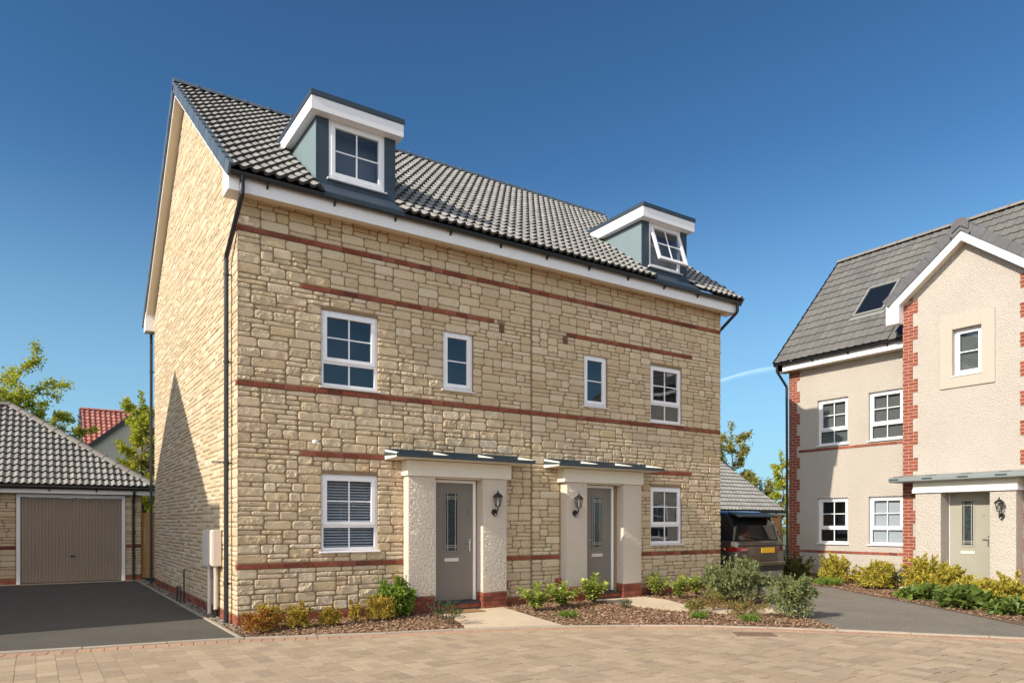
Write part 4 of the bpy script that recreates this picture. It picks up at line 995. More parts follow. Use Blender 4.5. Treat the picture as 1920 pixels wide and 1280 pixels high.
def blocks_along(mb,curve,d0,d1,L,z,gap=.006,h=.03,mi=0):
    A=offset(curve,d0);B=offset(curve,d1); al=arclen(curve); tot=al[-1]
    def at(C,s):
        s=min(max(s,0),tot)
        for i in range(len(al)-1):
            if al[i+1]>=s: return C[i].lerp(C[i+1],(s-al[i])/max(1e-6,al[i+1]-al[i]))
        return C[-1]
    s=0
    while s<tot-L:
        a,b,c,d=at(A,s+gap/2),at(A,s+L-gap/2),at(B,s+L-gap/2),at(B,s+gap/2); zz=z+R.uniform(-.002,.002)
        up=V((0,0,zz)); dn=V((0,0,zz-h))
        mb.add([a+up,b+up,c+up,d+up,a+dn,b+dn,c+dn,d+dn],[(0,3,2,1),(0,1,5,4),(1,2,6,5),(2,3,7,6),(3,0,4,7)],None,mi)
        s+=L
k=MB(); blocks_along(k,EC,0,.075,.915,.022,gap=.008,h=.06); tag(k.build('kerb',M['concrete'],bevel=.006),kind='structure')
k=MB(); blocks_along(k,EC,.083,.29,.14,.002); tag(k.build('road_edging',M['blockpink'],bevel=.004),kind='structure')
# inside test for the carriageway: on the road side of the edge curve
EP=offset(EC,.296)
def road_side(x,y):
    best=1e9;s=1
    for a,b in zip(EP,EP[1:]):
        ab=b-a; t=max(0,min(1,((x-a.x)*ab.x+(y-a.y)*ab.y)/ab.length_squared)); qx,qy=a.x+ab.x*t,a.y+ab.y*t; d=(x-qx)**2+(y-qy)**2
        if d<best: best=d; s=ab.x*(y-a.y)-ab.y*(x-a.x)
    return (-1 if s>0 else 1)*math.sqrt(best)
k=MB(); x=-7.0; PW=.182
while x<10.2:
    y=-12.2+R.choice([0,.1,.2])
    while y<1.6:
        L=R.choice([.18,.24,.30,.24,.36])
        g1=R.choice([.002,.003,.004,.009,.014]); a,b,c,d=x+.0012,x+PW-.0012,y+g1,y+L-.001
        s=[road_side(*q) for q in ((a,c),(b,c),(b,d),(a,d))] if -9<x<11 and road_side((a+b)/2,(c+d)/2)<.45 else [1]*4
        cut=None
        if min(s)<0:
            if max(s)>.02:
                # trim the block at the edging row
                pts=[(a,c),(b,c),(b,d),(a,d)]; poly=[]
                for i in range(4):
                    p,q=pts[i],pts[(i+1)%4]; sp,sq=s[i],s[(i+1)%4]
                    if sp>=0: poly.append(p)
                    if (sp<0)!=(sq<0): t=sp/(sp-sq); poly.append((p[0]+(q[0]-p[0])*t,p[1]+(q[1]-p[1])*t))
                cut=poly
            else: y+=L; continue
        else: cut=[(a,c),(b,c),(b,d),(a,d)]
        z=-.002+R.uniform(-.0007,.0007); n=len(cut)
        if n>2:
            cxm=sum(p[0] for p in cut)/n; cym=sum(p[1] for p in cut)/n
            vs=[V((p[0]+(cxm-p[0])*.008,p[1]+(cym-p[1])*.008,z)) for p in cut]+[V((p[0],p[1],z-.006)) for p in cut]
            k.add(vs,[tuple(range(n))]+[(i,n+i,n+(i+1)%n,(i+1)%n) for i in range(n)])
        y+=L
    x+=PW
tag(k.build('paved_road',M['block']),kind='structure')
bp=offset(EC,.03)
poly=[(p.x,p.y) for p in bp]+[(40,-30),(40,-60),(-60,-60),(-60,6)]
sheet('road_base',poly,-.012,M['joint'])
# drives, beds, paths
inner=offset(EC,.0)
def kerbpts(x0,x1): return [(p.x,p.y) for p in inner if x0<=p.x<=x1]
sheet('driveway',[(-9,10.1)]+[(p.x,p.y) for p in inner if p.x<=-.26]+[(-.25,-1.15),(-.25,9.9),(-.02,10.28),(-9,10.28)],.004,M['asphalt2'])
kb=MB(); kb.wbox(-.25,-.205,-1.13,10.1,-.02,.024,.3); kb.wbox(-9,-.02,10.10,10.29,-.02,.018,.6); tag(kb.build('drive_edging',M['concrete'],bevel=.004),kind='structure')
sheet('gravel_strip',[(-.21,-1.15),(.02,-.45),(.02,9.6),(-.21,9.9)],.002,M['gravel'])
bedpts=[(-.205,-1.14)]+kerbpts(-.2,8.0)+[(8.0,-6.4)]
front_bed=[(-.205,-1.14)]+kerbpts(-.2,7.0)+[(7.35,-4.55),(7.55,-4.1),(7.75,-3.5),(8.3,-2.9),(9.1,-2.35),(10.2,-1.6),(10.45,-.6),(10.44,.02),(0,.02),(-.2,.02)]
sheet('planting_bed',front_bed,.010,M['soil'])
drv=kerbpts(6.95,10.2)+[(10.6,-9.0),(10.0,-7.4),(9.57,-6.3),(10.5,-4.95),(11.3,-3.75),(12.05,-2.5),(12.6,-1.7),(12.95,-1.2),(13.1,-.4),(13.15,1.6),(14.9,1.6),(14.9,4.2),(10.46,4.2),(10.46,-.6),(10.2,-1.6),(9.1,-2.35),(8.3,-2.9),(7.75,-3.5),(7.55,-4.1),(7.3,-4.5),(6.6,-4.5)]
sheet('driveway',drv,.006,M['asphalt'])
bed2=[(10.6,-9.0),(10.0,-7.4),(9.57,-6.3),(10.5,-4.95),(11.3,-3.75),(12.05,-2.5),(12.6,-1.7),(12.95,-1.2),(13.1,-.4),(13.15,1.6),(14.95,1.6),(14.95,-12),(11,-12)]
sheet('planting_bed',bed2,.012,M['soil'])
sheet('garden_path',[(3.05,-.22),(4.45,-.22),(4.30,-.9),(4.10,-1.8),(3.95,-2.60),(3.57,-2.44),(2.60,-2.08),(2.72,-1.85),(2.95,-1.2)],.020,M['flag'],thick=.02)
sheet('garden_path',[(6.55,-.22),(7.80,-.30),(7.75,-1.0),(7.35,-1.9),(7.6,-2.8),(8.25,-3.0),(7.95,-3.55),(7.30,-3.45),(6.86,-2.8),(6.55,-2.25),(6.45,-1.3)],.022,M['flag'],thick=.02)
dm=MB(); dm.wbox(3.15,3.85,-.62,-.26,.022,.036); tag(dm.build('door_mat',M['mat']),'brown coir mat on the buff path below the left door step','door mat')
dc=MB(); 
c0=(5.72,-4.35)
Fd=Frame((5.62,-4.60,.003),V((.78,-.62,0)).normalized(),V((.62,.78,0)).normalized(),(0,0,1))
dc.box(Fd,-.22,.30,-.18,.14,-.02,.004)
for i in range(9): dc.box(Fd,-.19+i*.053,-.165+i*.053,-.15,.11,.003,.010)
tag(dc.build('drain_cover',M['draincover']),'small slotted drain cover set in the pink edging of the paved road','drain cover')

# loose bark over the beds, gravel along the wall
def inside(x,y,poly):
    c=False; n=len(poly); j=n-1
    for i in range(n):
        if (poly[i][1]>y)!=(poly[j][1]>y) and x<(poly[j][0]-poly[i][0])*(y-poly[i][1])/(poly[j][1]-poly[i][1])+poly[i][0]: c=not c
        j=i
    return c
path1=[(3.05,-.1),(4.45,-.1),(4.30,-.9),(4.10,-1.8),(3.95,-2.60),(3.57,-2.6),(2.55,-2.15),(2.70,-1.85),(2.93,-1.2)]
path2=[(6.58,-.1),(7.78,-.1),(7.72,-1.0),(7.36,-1.9),(7.62,-2.8),(8.3,-3.0),(7.9,-3.5),(7.30,-3.4),(6.88,-2.8),(6.58,-2.25),(6.48,-1.3)]
def scatter(name,poly,n,m,zb,size,avoid=(),flat=.3,label=None):
    xs=[p[0] for p in poly]; ys=[p[1] for p in poly]; b=MB(); k=0
    while k<n:
        x=R.uniform(min(xs),max(xs)); y=R.uniform(min(ys),max(ys))
        if not inside(x,y,poly): continue
        if any(inside(x,y,a) for a in avoid) and R.random()>.004: k+=1; continue
        s=size*R.uniform(.5,1.5); a=R.uniform(0,6.28); d=V((math.cos(a),math.sin(a),R.uniform(-flat,flat))); e=V((-math.sin(a),math.cos(a),R.uniform(-flat,flat)))*R.uniform(.3,.6); c=V((x,y,zb+R.uniform(0,.018)))
        b.add([c-d*s*.5-e*s*.5,c+d*s*.5-e*s*.4,c+d*s*.55+e*s*.5,c-d*s*.45+e*s*.45],[(0,1,2,3)]); k+=1
    o=b.build(name,m,recalc=False); tag(o,label,'ground cover' if label else None,kind='stuff'); return o
scatter('bark_mulch',[(x,y) for x,y in front_bed],26000,M['chip'],.014,.036,[path1,path2],.5,'loose brown bark chips covering the front planting bed')
vis2=[(9.6,-6.4),(10.5,-4.95),(11.3,-3.75),(12.05,-2.5),(12.6,-1.7),(12.95,-1.2),(13.1,-.4),(14.9,-.2),(14.2,-4.9),(11.5,-8)]
scatter('bark_mulch',vis2,9000,M['chip'],.016,.036,(),.5,'loose brown bark chips between the yellow shrubs and the right drive')
scatter('gravel',[(-.20,-1.1),(.0,-.5),(.0,9.5),(-.20,9.8)],3500,M['gravel'],.006,.035,(),.6,'pale gravel strip between left drive and stone side wall')

# ================================================================== PLANTS
def leaf(mb,p,d,L,W,rnd,fold=.25):
    d=d.normalized(); s=d.cross(V((0,0,1)))
    if s.length<.1: s=V((1,0,0))
    s.normalize(); n=s.cross(d).normalized()
    rot=Matrix.Rotation(R.uniform(-.9,.9),3,d); s=rot@s; n=rot@n
    m1=p+d*L*.45; tip=p+d*L-n*L*.12
    mb.add([p,m1+s*W*.5+n*W*fold,tip,m1-s*W*.5+n*W*fold],[(0,1,2),(0,2,3)],rnd)
def rvec(): 
    while True:
        v=V((R.uniform(-1,1),R.uniform(-1,1),R.uniform(-1,1)))
        if .05<v.length<1: return v.normalized()
def shrub(name,label,cat,x,y,h,r,leafmat,stems=9,leaves=40,L=.05,W=.028,up=.5,group=None,z=.01,spread=1.0,droop=0,base=.12,twig=.007,side=4,rb=0.0,fill=1.1):
    """several arching stems from the ground, side twigs, leaves along them"""
    root=thing(name,label,cat,(x,y,z),group)
    st=MB(); lf=MB(); c=V((x,y,z))
    for k in range(stems):
        a=2*math.pi*(k+R.random()*.8)/stems; rr=r*R.uniform(.25,1.0)*spread; hh=h*R.uniform(.65,1.0)*(1.0-.35*(rr/r)**2)
        b=c+V((math.cos(a),math.sin(a),0))*R.uniform(0,.1+rb)*r; tip=c+V((math.cos(a)*rr,math.sin(a)*rr,hh)); mid=b.lerp(tip,.55)+V((0,0,h*.12))
        pts=[b,b.lerp(mid,.5)+V((R.uniform(-.01,.01),R.uniform(-.01,.01),0)),mid,mid.lerp(tip,.6)+V((R.uniform(-1,1),R.uniform(-1,1),0))*.02*h,tip-V((0,0,droop*h))]
        st.tube(pts,[twig,twig*.8,twig*.6,twig*.4,twig*.2],5)
        def onpath(t):
            f=t*(len(pts)-1); i=min(int(f),len(pts)-2); return pts[i].lerp(pts[i+1],f-i),(pts[i+1]-pts[i]).normalized()
        rn0=R.uniform(-.25,.25)
        for q in range(side):
            t=R.uniform(.3,.95); p,d=onpath(t); dd=(d*.6+rvec()*.8+V((math.cos(a),math.sin(a),.4))*.5).normalized(); Ls=r*R.uniform(.2,.45)*(1.1-t*.5)
            e=p+dd*Ls; st.tube([p,e],[twig*.35,twig*.12],4)
            for i in range(max(3,int(leaves*.7)//side)):
                u=R.uniform(.15,1.05); pp=p+dd*Ls*u; ld=(rvec()*.9+dd*.7+V((0,0,up))).normalized()
                leaf(lf,pp,ld-V((0,0,droop)),L*R.uniform(.6,1.2),W*R.uniform(.7,1.2),min(1,max(0,R.random()+rn0)))
        for i in range(int(leaves*.6)):
            t=R.uniform(base,1.0)**.8; p,d=onpath(min(t,.999)); ld=(rvec()*.9+d*.5+V((0,0,up))).normalized()
            leaf(lf,p,ld-V((0,0,droop)),L*R.uniform(.6,1.25),W*R.uniform(.7,1.2),min(1,max(0,R.random()+rn0)))
    so=V((R.uniform(0,50),R.uniform(0,50),0))
    for i in range(int(stems*leaves*fill)):
        d=rvec(); d.z=abs(d.z)*1.0; lump=.72+.55*noise.noise(d*2.4+so)+.25*noise.noise(d*6+so)
        rad=R.uniform(.35,1.0)**.5*lump; p=c+V((d.x*r*rad,d.y*r*rad,h*(.06+.86*max(0,d.z)*rad+.10*R.random())))
        leaf(lf,p,(d*.8+rvec()+V((0,0,up-droop))),L*R.uniform(.7,1.35),W*R.uniform(.8,1.3),min(1,max(0,R.random()*1.0)))
    st.build('stems',M['stem'],root); lf.build('foliage',M[leafmat],root,recalc=False)
    return root
def laurel(label,x,y,h,r,n=7,L=.15,group='lime green laurels along the front wall'):
    root=thing('laurel_shrub',label,'shrub',(x,y,.01),group); st=MB(); lf=MB(); c=V((x,y,.01))
    for k in range(n):
        a=2*math.pi*(k+R.random()*.6)/n; rr=r*(.15 if k==0 else R.uniform(.35,.85)); hh=h*(1 if k==0 else R.uniform(.5,.9))
        tip=c+V((math.cos(a)*rr,math.sin(a)*rr,hh)); st.tube([c,c.lerp(tip,.5)+V((0,0,.05)),tip],[.010,.007,.004],5)
        ph=R.uniform(0,6)
        for i in range(42):
            t=.15+.85*i/41; p=c.lerp(tip,t)+V((0,0,.05*math.sin(math.pi*t))); ang=ph+i*2.4
            el=R.uniform(.1,.7) if t<.85 else R.uniform(.6,1.2)
            d=V((math.cos(ang)*math.cos(el),math.sin(ang)*math.cos(el),math.sin(el)))
            # two-segment blade that arches over
            LL=L*R.uniform(.75,1.25); Wd=LL*.36; s=d.cross(V((0,0,1))).normalized(); nn=s.cross(d).normalized(); rn=R.random()
            m1=p+d*LL*.35+nn*LL*.03; m2=p+d*LL*.7; tp=p+d*LL-V((0,0,1))*LL*.22
            lf.add([p,m1+s*Wd*.5+nn*.008,m1,m1-s*Wd*.5+nn*.008,m2+s*Wd*.42,m2-nn*.006,m2-s*Wd*.42,tp],[(0,1,2),(0,2,3),(1,4,5,2),(2,5,6,3),(4,7,5),(5,7,6)],rn)
    st.build('stems',M['stem'],root); lf.build('foliage',M['lf_laurel'],root,recalc=False); return root
G1='small orange and golden shrubs under the stone front wall'
shrub('young_shrub','orange red leaved low shrub nearest the house corner','shrub',.08,-.80,.34,.30,'lf_orange',12,60,.035,.022,group=G1)
shrub('young_shrub','orange gold upright shrub touching the corner of the plinth','shrub',.30,-.50,.42,.24,'lf_gold',10,70,.035,.022,group=G1)
shrub('young_shrub','golden shrub with rusty base, second clump from the corner','shrub',.66,-.72,.38,.22,'lf_gold',10,90,.035,.022,group=G1)
shrub('young_shrub','compact rounded yellow green shrub under the left window edge','shrub',1.12,-.72,.33,.18,'lf_gold',10,90,.032,.020,group=G1)
shrub('young_shrub','thin upright golden shrub with sparse twigs under the window','shrub',1.55,-.58,.38,.12,'lf_gold',5,60,.035,.024,group=G1)
shrub('young_shrub','wide yellow shrub left of the bright green climber','shrub',1.95,-.60,.42,.30,'lf_gold',13,80,.034,.022,group=G1)
shrub('leafy_plant','bright green bushy plant against the left porch pier','shrub',2.35,-.28,.66,.34,'lf_bright',14,90,.075,.05,up=.3,twig=.010)
shrub('leafy_plant','tall thin yellow stalk rising behind the bright green plant','plant',2.42,-.14,1.15,.07,'lf_gold',2,26,.05,.03,up=.6,side=2,fill=.2)
shrub('leafy_plant','spindly grey green sprig beside the left pier plinth','plant',2.78,-.95,.42,.22,'lf_dark',5,26,.04,.014,up=.6,fill=.1)
shrub('leafy_plant','dark blue green spiky sprig at the path corner by the kerb','plant',2.60,-1.60,.36,.30,'lf_dark',7,44,.045,.016,up=.5,fill=.3)
laurel('broad leaved lime laurel, leftmost of three beside the buff path',4.60,-1.02,.42,.36,8)
laurel('broad leaved lime laurel, middle one of the three between the porches',5.32,-.80,.40,.34,8)
laurel('broad leaved lime laurel in front of the second taupe door',6.16,-.66,.50,.36,9)
laurel('lime laurel just right of the second porch pier',8.10,-.34,.42,.34,8,.13)
laurel('lime laurel at the path bend under the right ground floor window',8.15,-.92,.40,.30,7,.12)
laurel('lime laurel standing between path and wall left of the big shrub',8.95,-.62,.42,.36,8,.12)
laurel('lime laurel half covered by the big grey green shrub',9.0,-1.35,.44,.30,7,.12)
shrub('large_shrub','big loose grey green shrub in front of the house corner and car','shrub',8.35,-2.1,.96,.66,'lf_shrub',30,150,.08,.026,up=.1,droop=.25,side=7,rb=.25,fill=.25)
shrub('large_shrub','grey green shrub at the drive edge throwing its shade on asphalt','shrub',7.48,-3.95,.80,.40,'lf_shrub',20,150,.07,.024,up=.15,droop=.2,side=7,rb=.25,fill=.25)
GM='low rusty yellow plants in the bark bed'
shrub('low_plant','low rusty green plant left of the path end','plant',6.62,-2.75,.30,.24,'lf_mixed',9,44,.03,.018,group=GM)
shrub('low_plant','low pinkish yellow plant right of the stepping path','plant',7.18,-2.62,.42,.20,'lf_mixed',8,44,.03,.018,group=GM)
shrub('low_plant','wide trailing rusty plant between the two grey green shrubs','plant',7.05,-3.35,.26,.42,'lf_mixed',13,44,.03,.018,group=GM)
shrub('low_plant','grey lavender tuft on the edge of the second path','plant',6.10,-1.60,.20,.12,'lf_dark',8,24,.03,.008,group=GM,up=.9)
for i,(x,y,lab) in enumerate([(6.55,-3.85,'green grass tuft near the kerb in front of the trailing plant'),(6.15,-3.2,'small green weed by the kerb below the second path'),(4.55,-1.95,'green weed on the right edge of the buff path'),(7.0,-2.3,'green weed patch beside the curved second path')]):
    shrub('grass_tuft',lab,'plant',x,y,.10,.17,'lf_bright',14,18,.05,.010,up=.8,group='small green weeds in the bark bed',twig=.003)
GE='yellow variegated shrubs before the rendered house'
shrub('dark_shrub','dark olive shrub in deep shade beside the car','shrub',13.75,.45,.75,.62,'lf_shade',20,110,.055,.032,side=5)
shrub('yellow_shrub','bright yellow upright shrub alone before the shade line on the wall','shrub',14.05,-.52,.80,.42,'lf_euon',18,130,.05,.032,group=GE,side=5)
shrub('bare_twigs','leafless grey twiggy plant between the yellow shrubs','plant',14.2,-1.02,.5,.2,'lf_purple',12,3,.03,.014,fill=0)
shrub('yellow_shrub','wide yellow shrub below the left window of the cream house','shrub',13.55,-1.90,.66,.52,'lf_euon',24,130,.05,.032,group=GE,side=5)
shrub('silver_shrub','small silver grey plant at the foot of the brick quoin','plant',13.75,-2.32,.55,.28,'lf_dark',10,60,.04,.016)
shrub('yellow_shrub','tall yellow shrub covering the foot of the left porch pier','shrub',13.35,-3.05,.84,.50,'lf_euon',24,130,.05,.032,group=GE,side=5)
shrub('yellow_shrub','yellow shrub in front of the sage grey door','shrub',12.95,-3.72,.70,.42,'lf_euon',18,130,.05,.032,group=GE,side=5)
shrub('yellow_shrub','spiky yellow shrub before the right porch pier','shrub',12.45,-4.35,.50,.35,'lf_euon',12,120,.05,.032,group=GE,side=5)
shrub('yellow_shrub','yellow shrub cut by the right picture edge','shrub',11.45,-5.35,.66,.40,'lf_euon',20,120,.05,.032,group=GE,side=5)
shrub('yellow_shrub','low yellow shrub behind the largest broad leaved plant','shrub',11.95,-4.75,.50,.36,'lf_euon',16,110,.05,.032,group=GE,side=5)
GB_='broad leaved green ground plants along the right drive'
shrub('broadleaf_plant','dark green broad leaved plant below the yellow door shrub','plant',12.0,-3.75,.26,.30,'lf_broad',9,16,.17,.12,up=.2,group=GB_,twig=.006)
shrub('broadleaf_plant','largest broad leaved green plant spilling towards the drive','plant',11.15,-4.80,.34,.38,'lf_broad',10,18,.20,.14,up=.2,group=GB_,twig=.006)
shrub('broadleaf_plant','broad leaved green plant at the right picture edge','plant',10.75,-5.65,.24,.30,'lf_broad',9,16,.15,.10,up=.2,group=GB_,twig=.006)
shrub('broadleaf_plant','low bright green plant beside the small brick step','plant',11.95,-3.45,.20,.28,'lf_bright',12,26,.08,.05,up=.3,group=GB_,twig=.004)
shrub('grass_tuft','green weedy tuft at the foot of the lone yellow shrub','plant',13.45,-.75,.16,.42,'lf_bright',22,26,.06,.016,up=.7,group='small green weeds in the bark bed',twig=.003)
bs=MB(); 
for r in range(2): bricks(bs,Frame((12.45,-3.02,0),(0,-1,0),(0,0,1),(-1,0,0)),0,.62,.01+r*.073,1,-.4,.01)
bo=bs.build('brick_step',M['brick'],bevel=.003)
tag(bo,'low brick step with a pale stone top among the yellow shrubs','step')
b2=MB(); b2.wbox(12.42,12.95,-3.67,-2.99,.158,.188); b2.build('step_top',M['flag'],bo,bevel=.004)

# trees
def tree(label,cat,x,y,h,crown_r,leafmat,leaves=3600,L=.16,z0=0.0,lean=(0,0),trunk=.11,crown_from=.35,shape='round',name='garden_tree',limbs=12):
    root=thing(name,label,cat,(x,y,z0)); tk=MB(); lf=MB(); c=V((x,y,z0)); top=c+V((lean[0],lean[1],h*.93))
    tp=[c,c.lerp(top,.3)+V((R.uniform(-.05,.05),R.uniform(-.05,.05),0)),c.lerp(top,.6)+V((R.uniform(-.1,.1),R.uniform(-.1,.1),0)),top]
    tk.tube(tp,[trunk,trunk*.75,trunk*.45,trunk*.1],8)
    tips=[]
    def tpos(t): f=t*3; i=min(int(f),2); return tp[i].lerp(tp[i+1],f-i)
    for k in range(limbs):
        t=crown_from+(1-crown_from)*(k+R.random())/limbs*.95; p=tpos(t); a=k*2.4+R.uniform(-.4,.4)
        prof=(1-(t-crown_from)/(1-crown_from))
        rr=crown_r*(.35+.65*(math.sin(math.pi*min(1,.25+.75*prof)) if shape=='round' else prof))*R.uniform(.6,1.15)
        e=p+V((math.cos(a)*rr,math.sin(a)*rr,rr*R.uniform(.35,.9)))
        tk.tube([p,p.lerp(e,.5)+V((0,0,-.05*rr)),e],[trunk*.32*(1-t*.4),trunk*.2,trunk*.05],5)
        tips.append((p,e,rr))
        for q in range(5):
            u=R.uniform(.3,1.0); b=p.lerp(e,u); d=(rvec()+V((math.cos(a),math.sin(a),.6))*.6).normalized(); l2=rr*R.uniform(.25,.55)
            tk.tube([b,b+d*l2],[trunk*.09,trunk*.02],4); tips.append((b,b+d*l2,l2))
    tips.append((tpos(.8),top+V((0,0,h*.07)),h*.15))
    tot=sum(max(.3,t[2]) for t in tips)
    for p,e,rr in tips:
        n=int(leaves*max(.3,rr)/tot); rn0=R.uniform(-.3,.3)
        for i in range(n):
            u=R.random()**.6; q=p.lerp(e,.25+.8*u)+rvec()*R.uniform(0,.16*crown_r*.6+.05)
            leaf(lf,q,rvec()+V((0,0,.1)),L*R.uniform(.6,1.2),L*.62*R.uniform(.7,1.1),min(1,max(0,.5+rn0+R.uniform(-.4,.4))))
    tk.build('trunk',M['bark'],root); lf.build('crown',M[leafmat],root,recalc=False); return root
tree('leafy green tree rising above the garage roof at the left edge','tree',-4.15,20.9,6.95,2.2,'lf_tree2',17000,.13,limbs=22,crown_from=.3)
tree('yellow green tree leaning right behind the garage hip','tree',-2.2,21.6,5.9,1.45,'lf_tree2',11000,.13,limbs=18,crown_from=.3)
tree('lime green young tree in front of the red roofed house','tree',.98,19.9,6.4,1.4,'lf_tree2',15000,.135,shape='cone',limbs=26,crown_from=.25)
tree('olive tree half hidden by the stone side wall','tree',1.9,19.4,5.2,1.3,'lf_tree3',12000,.12,limbs=18,crown_from=.2)
tree('small purple leaved tree left of the red roof','tree',-.75,26.6,6.3,.6,'lf_purple',700,.12,limbs=8,shape='cone')
tree('olive gold tree right of the stone house above the rear garage roof','tree',33.2,18.3,7.6,2.5,'lf_tree3',12000,.17,shape='cone',limbs=20,crown_from=.2)
tree('thin golden tree next to the brick quoin above the rear garage','tree',34.1,15.4,5.6,1.3,'lf_tree2',6000,.16,shape='cone',limbs=16,crown_from=.15)
tree('low dark tree between the olive gold tree and the thin golden one','tree',36.4,18.6,4.2,2.2,'lf_tree3',7000,.17,limbs=12,crown_from=.15)

# ================================================================== PARKED CAR
def car():
    X0c,X1c=10.82,12.68; Yr=-.12; Lc=4.85; Wc=X1c-X0c; cx=(X0c+X1c)/2
    C=thing('parked_car','grey brown estate car parked nose in beside the stone house','car',(cx,Yr+2.4,0))
    # body as lofted cross-sections along the length: (y, zlow, zbelt, halfwidth)
    def section(y,zl,zb,hw,zs):
        return [(-hw*.90,zl),(-hw*.985,zl+.10),(-hw,zl+.38),(-hw*.995,zb-.16),(-hw*.965,zb),(-hw*.93,zb+.015),(hw*.93,zb+.015),(hw*.965,zb),(hw*.995,zb-.16),(hw,zl+.38),(hw*.985,zl+.10),(hw*.90,zl)]
    b=MB(); hw=Wc/2
    secs=[(0.0,.30,1.04,hw*.90),(.05,.27,1.07,hw*.955),(.18,.24,1.085,hw*.99),(.45,.23,1.09,hw),(3.2,.23,1.05,hw),(3.6,.24,1.03,hw*.99),(4.4,.26,.95,hw*.96),(4.75,.30,.86,hw*.86),(4.85,.34,.75,hw*.78)]
    vs=[];n=12
    for (y,zl,zb,w) in secs: vs+=[V((cx+a,Yr+y,z)) for a,z in section(y,zl,zb,w,0)]
    fs=[(i*n+k,i*n+(k+1)%n,(i+1)*n+(k+1)%n,(i+1)*n+k) for i in range(len(secs)-1) for k in range(n)]+[tuple(range(n)),tuple((len(secs)-1)*n+k for k in range(n))]
    b.add(vs,fs,.5); bo=b.build('body',M['paint'],C,smooth=False,bevel=.02)
    # cabin
    b=MB(); cs=[(.10,1.10,1.13,hw*.90),(.16,1.10,1.45,hw*.86),(.36,1.10,1.73,hw*.80),(.9,1.10,1.78,hw*.78),(2.3,1.06,1.79,hw*.78),(2.9,1.05,1.70,hw*.77),(3.6,1.04,1.06,hw*.82)]
    vs=[]
    for (y,zl,zt,wt) in cs:
        wl=hw*.93
        vs+=[V((cx-wl,Yr+y,zl)),V((cx-(wl*.35+wt*.65)-.0,Yr+y,zl+(zt-zl)*.55)),V((cx-wt,Yr+y,zt-.06*(zt>1.3))),V((cx-wt*.86,Yr+y,zt)),V((cx+wt*.86,Yr+y,zt)),V((cx+wt,Yr+y,zt-.06*(zt>1.3))),V((cx+(wl*.35+wt*.65),Yr+y,zl+(zt-zl)*.55)),V((cx+wl,Yr+y,zl))]
    n=8; fs=[(i*n+k,i*n+(k+1)%n,(i+1)*n+(k+1)%n,(i+1)*n+k) for i in range(len(cs)-1) for k in range(n)]+[tuple(range(n)),tuple((len(cs)-1)*n+k for k in range(n))]
    b.add(vs,fs,.5); b.build('cabin',M['carglass'],C,smooth=False,bevel=.015)
    r=MB(); vs=[]
    for (y,zt,w) in ((.30,1.735,hw*.70),(.5,1.785,hw*.74),(1.2,1.81,hw*.76),(2.3,1.805,hw*.76),(2.8,1.74,hw*.73)):
        vs+=[V((cx-w,Yr+y,zt-.05)),V((cx-w*.8,Yr+y,zt)),V((cx+w*.8,Yr+y,zt)),V((cx+w,Yr+y,zt-.05))]
    r.add(vs,[(i*4+k,i*4+k+1,i*4+5+k,i*4+4+k) for i in range(4) for k in range(3)],.5); r.build('roof',M['paint'],C,smooth=True)
    # d-pillars in body colour
    for sx in (-1,1):
        p=MB(); p.add([V((cx+sx*hw*.935,Yr+.10,1.09)),V((cx+sx*hw*.94,Yr+.40,1.09)),V((cx+sx*hw*.815,Yr+.62,1.70)),V((cx+sx*hw*.815,Yr+.30,1.70)),V((cx+sx*hw*.80,Yr+.08,1.09)),V((cx+sx*hw*.70,Yr+.27,1.70))],[(0,1,2,3),(4,0,3,5)],.5); 
        if sx>0: p.build('pillar',M['paint'],C,recalc=False)
    s=MB(); s.prism(Frame((cx-hw*.74,0,0),(0,1,0),(0,0,1),(1,0,0)),[(Yr+.02,1.665),(Yr+.42,1.77),(Yr+.42,1.735),(Yr+.06,1.63)],0,hw*1.48); s.build('spoiler',M['cartrim'],C,bevel=.012)
    F=FRONT(Yr,cx)
    def strip(nm,m,u0,u1,v0,v1,w0,w1,bv=.01,lab=None):
        q=MB(); q.box(F,u0,u1,v0,v1,w0,w1); o=q.build(nm,m,C,bevel=bv)
        if lab: o['label']=lab
        return o
    strip('tailgate_trim',M['cartrim'],-hw*.90,hw*.90,.955,1.0,-.08,.006)
    strip('tailgate_panel',M['paint'],-hw*.70,hw*.70,.62,.95,-.06,.012,.015)
    strip('number_plate',M['plate'],-.02,.47,.805,.925,.0,.022,.004)
    for sx in (-1,1):
        a,b2=sorted((sx*hw*.995,sx*hw*.60))
        q=MB(); q.add([V((cx+sx*hw*(.56 if sx<0 else .80),Yr-.035,.95)),V((cx+sx*hw*(.56 if sx<0 else .80),Yr-.035,.855)),V((cx+sx*hw*.93,Yr-.02,.855)),V((cx+sx*hw*.965,Yr+.005,.955)),V((cx+sx*hw*1.005,Yr+.17,.845)),V((cx+sx*hw*1.01,Yr+.17,.95)),V((cx+sx*hw*1.012,Yr+.62,.935))],[(0,1,2,3),(3,2,4,5),(5,4,6)],.5)
        q.add([V((cx+sx*hw*.56,Yr+.05,.955)),V((cx+sx*hw*.56,Yr+.05,.83)),V((cx+sx*hw*.56,Yr-.035,.83)),V((cx+sx*hw*.56,Yr-.035,.955))],[(0,1,2,3)],.5)
        lo=q.build('tail_light',M['taillight'],C,recalc=False)
        if sx>0: continue
        q=MB(); q.add([V((cx+sx*hw*.60,Yr-.039,.915)),V((cx+sx*hw*.60,Yr-.039,.88)),V((cx+sx*hw*.84,Yr-.029,.88)),V((cx+sx*hw*.84,Yr-.029,.915))],[(0,1,2,3)],.5); q.build('reversing_lamp',M['tailclear'],lo,recalc=False)
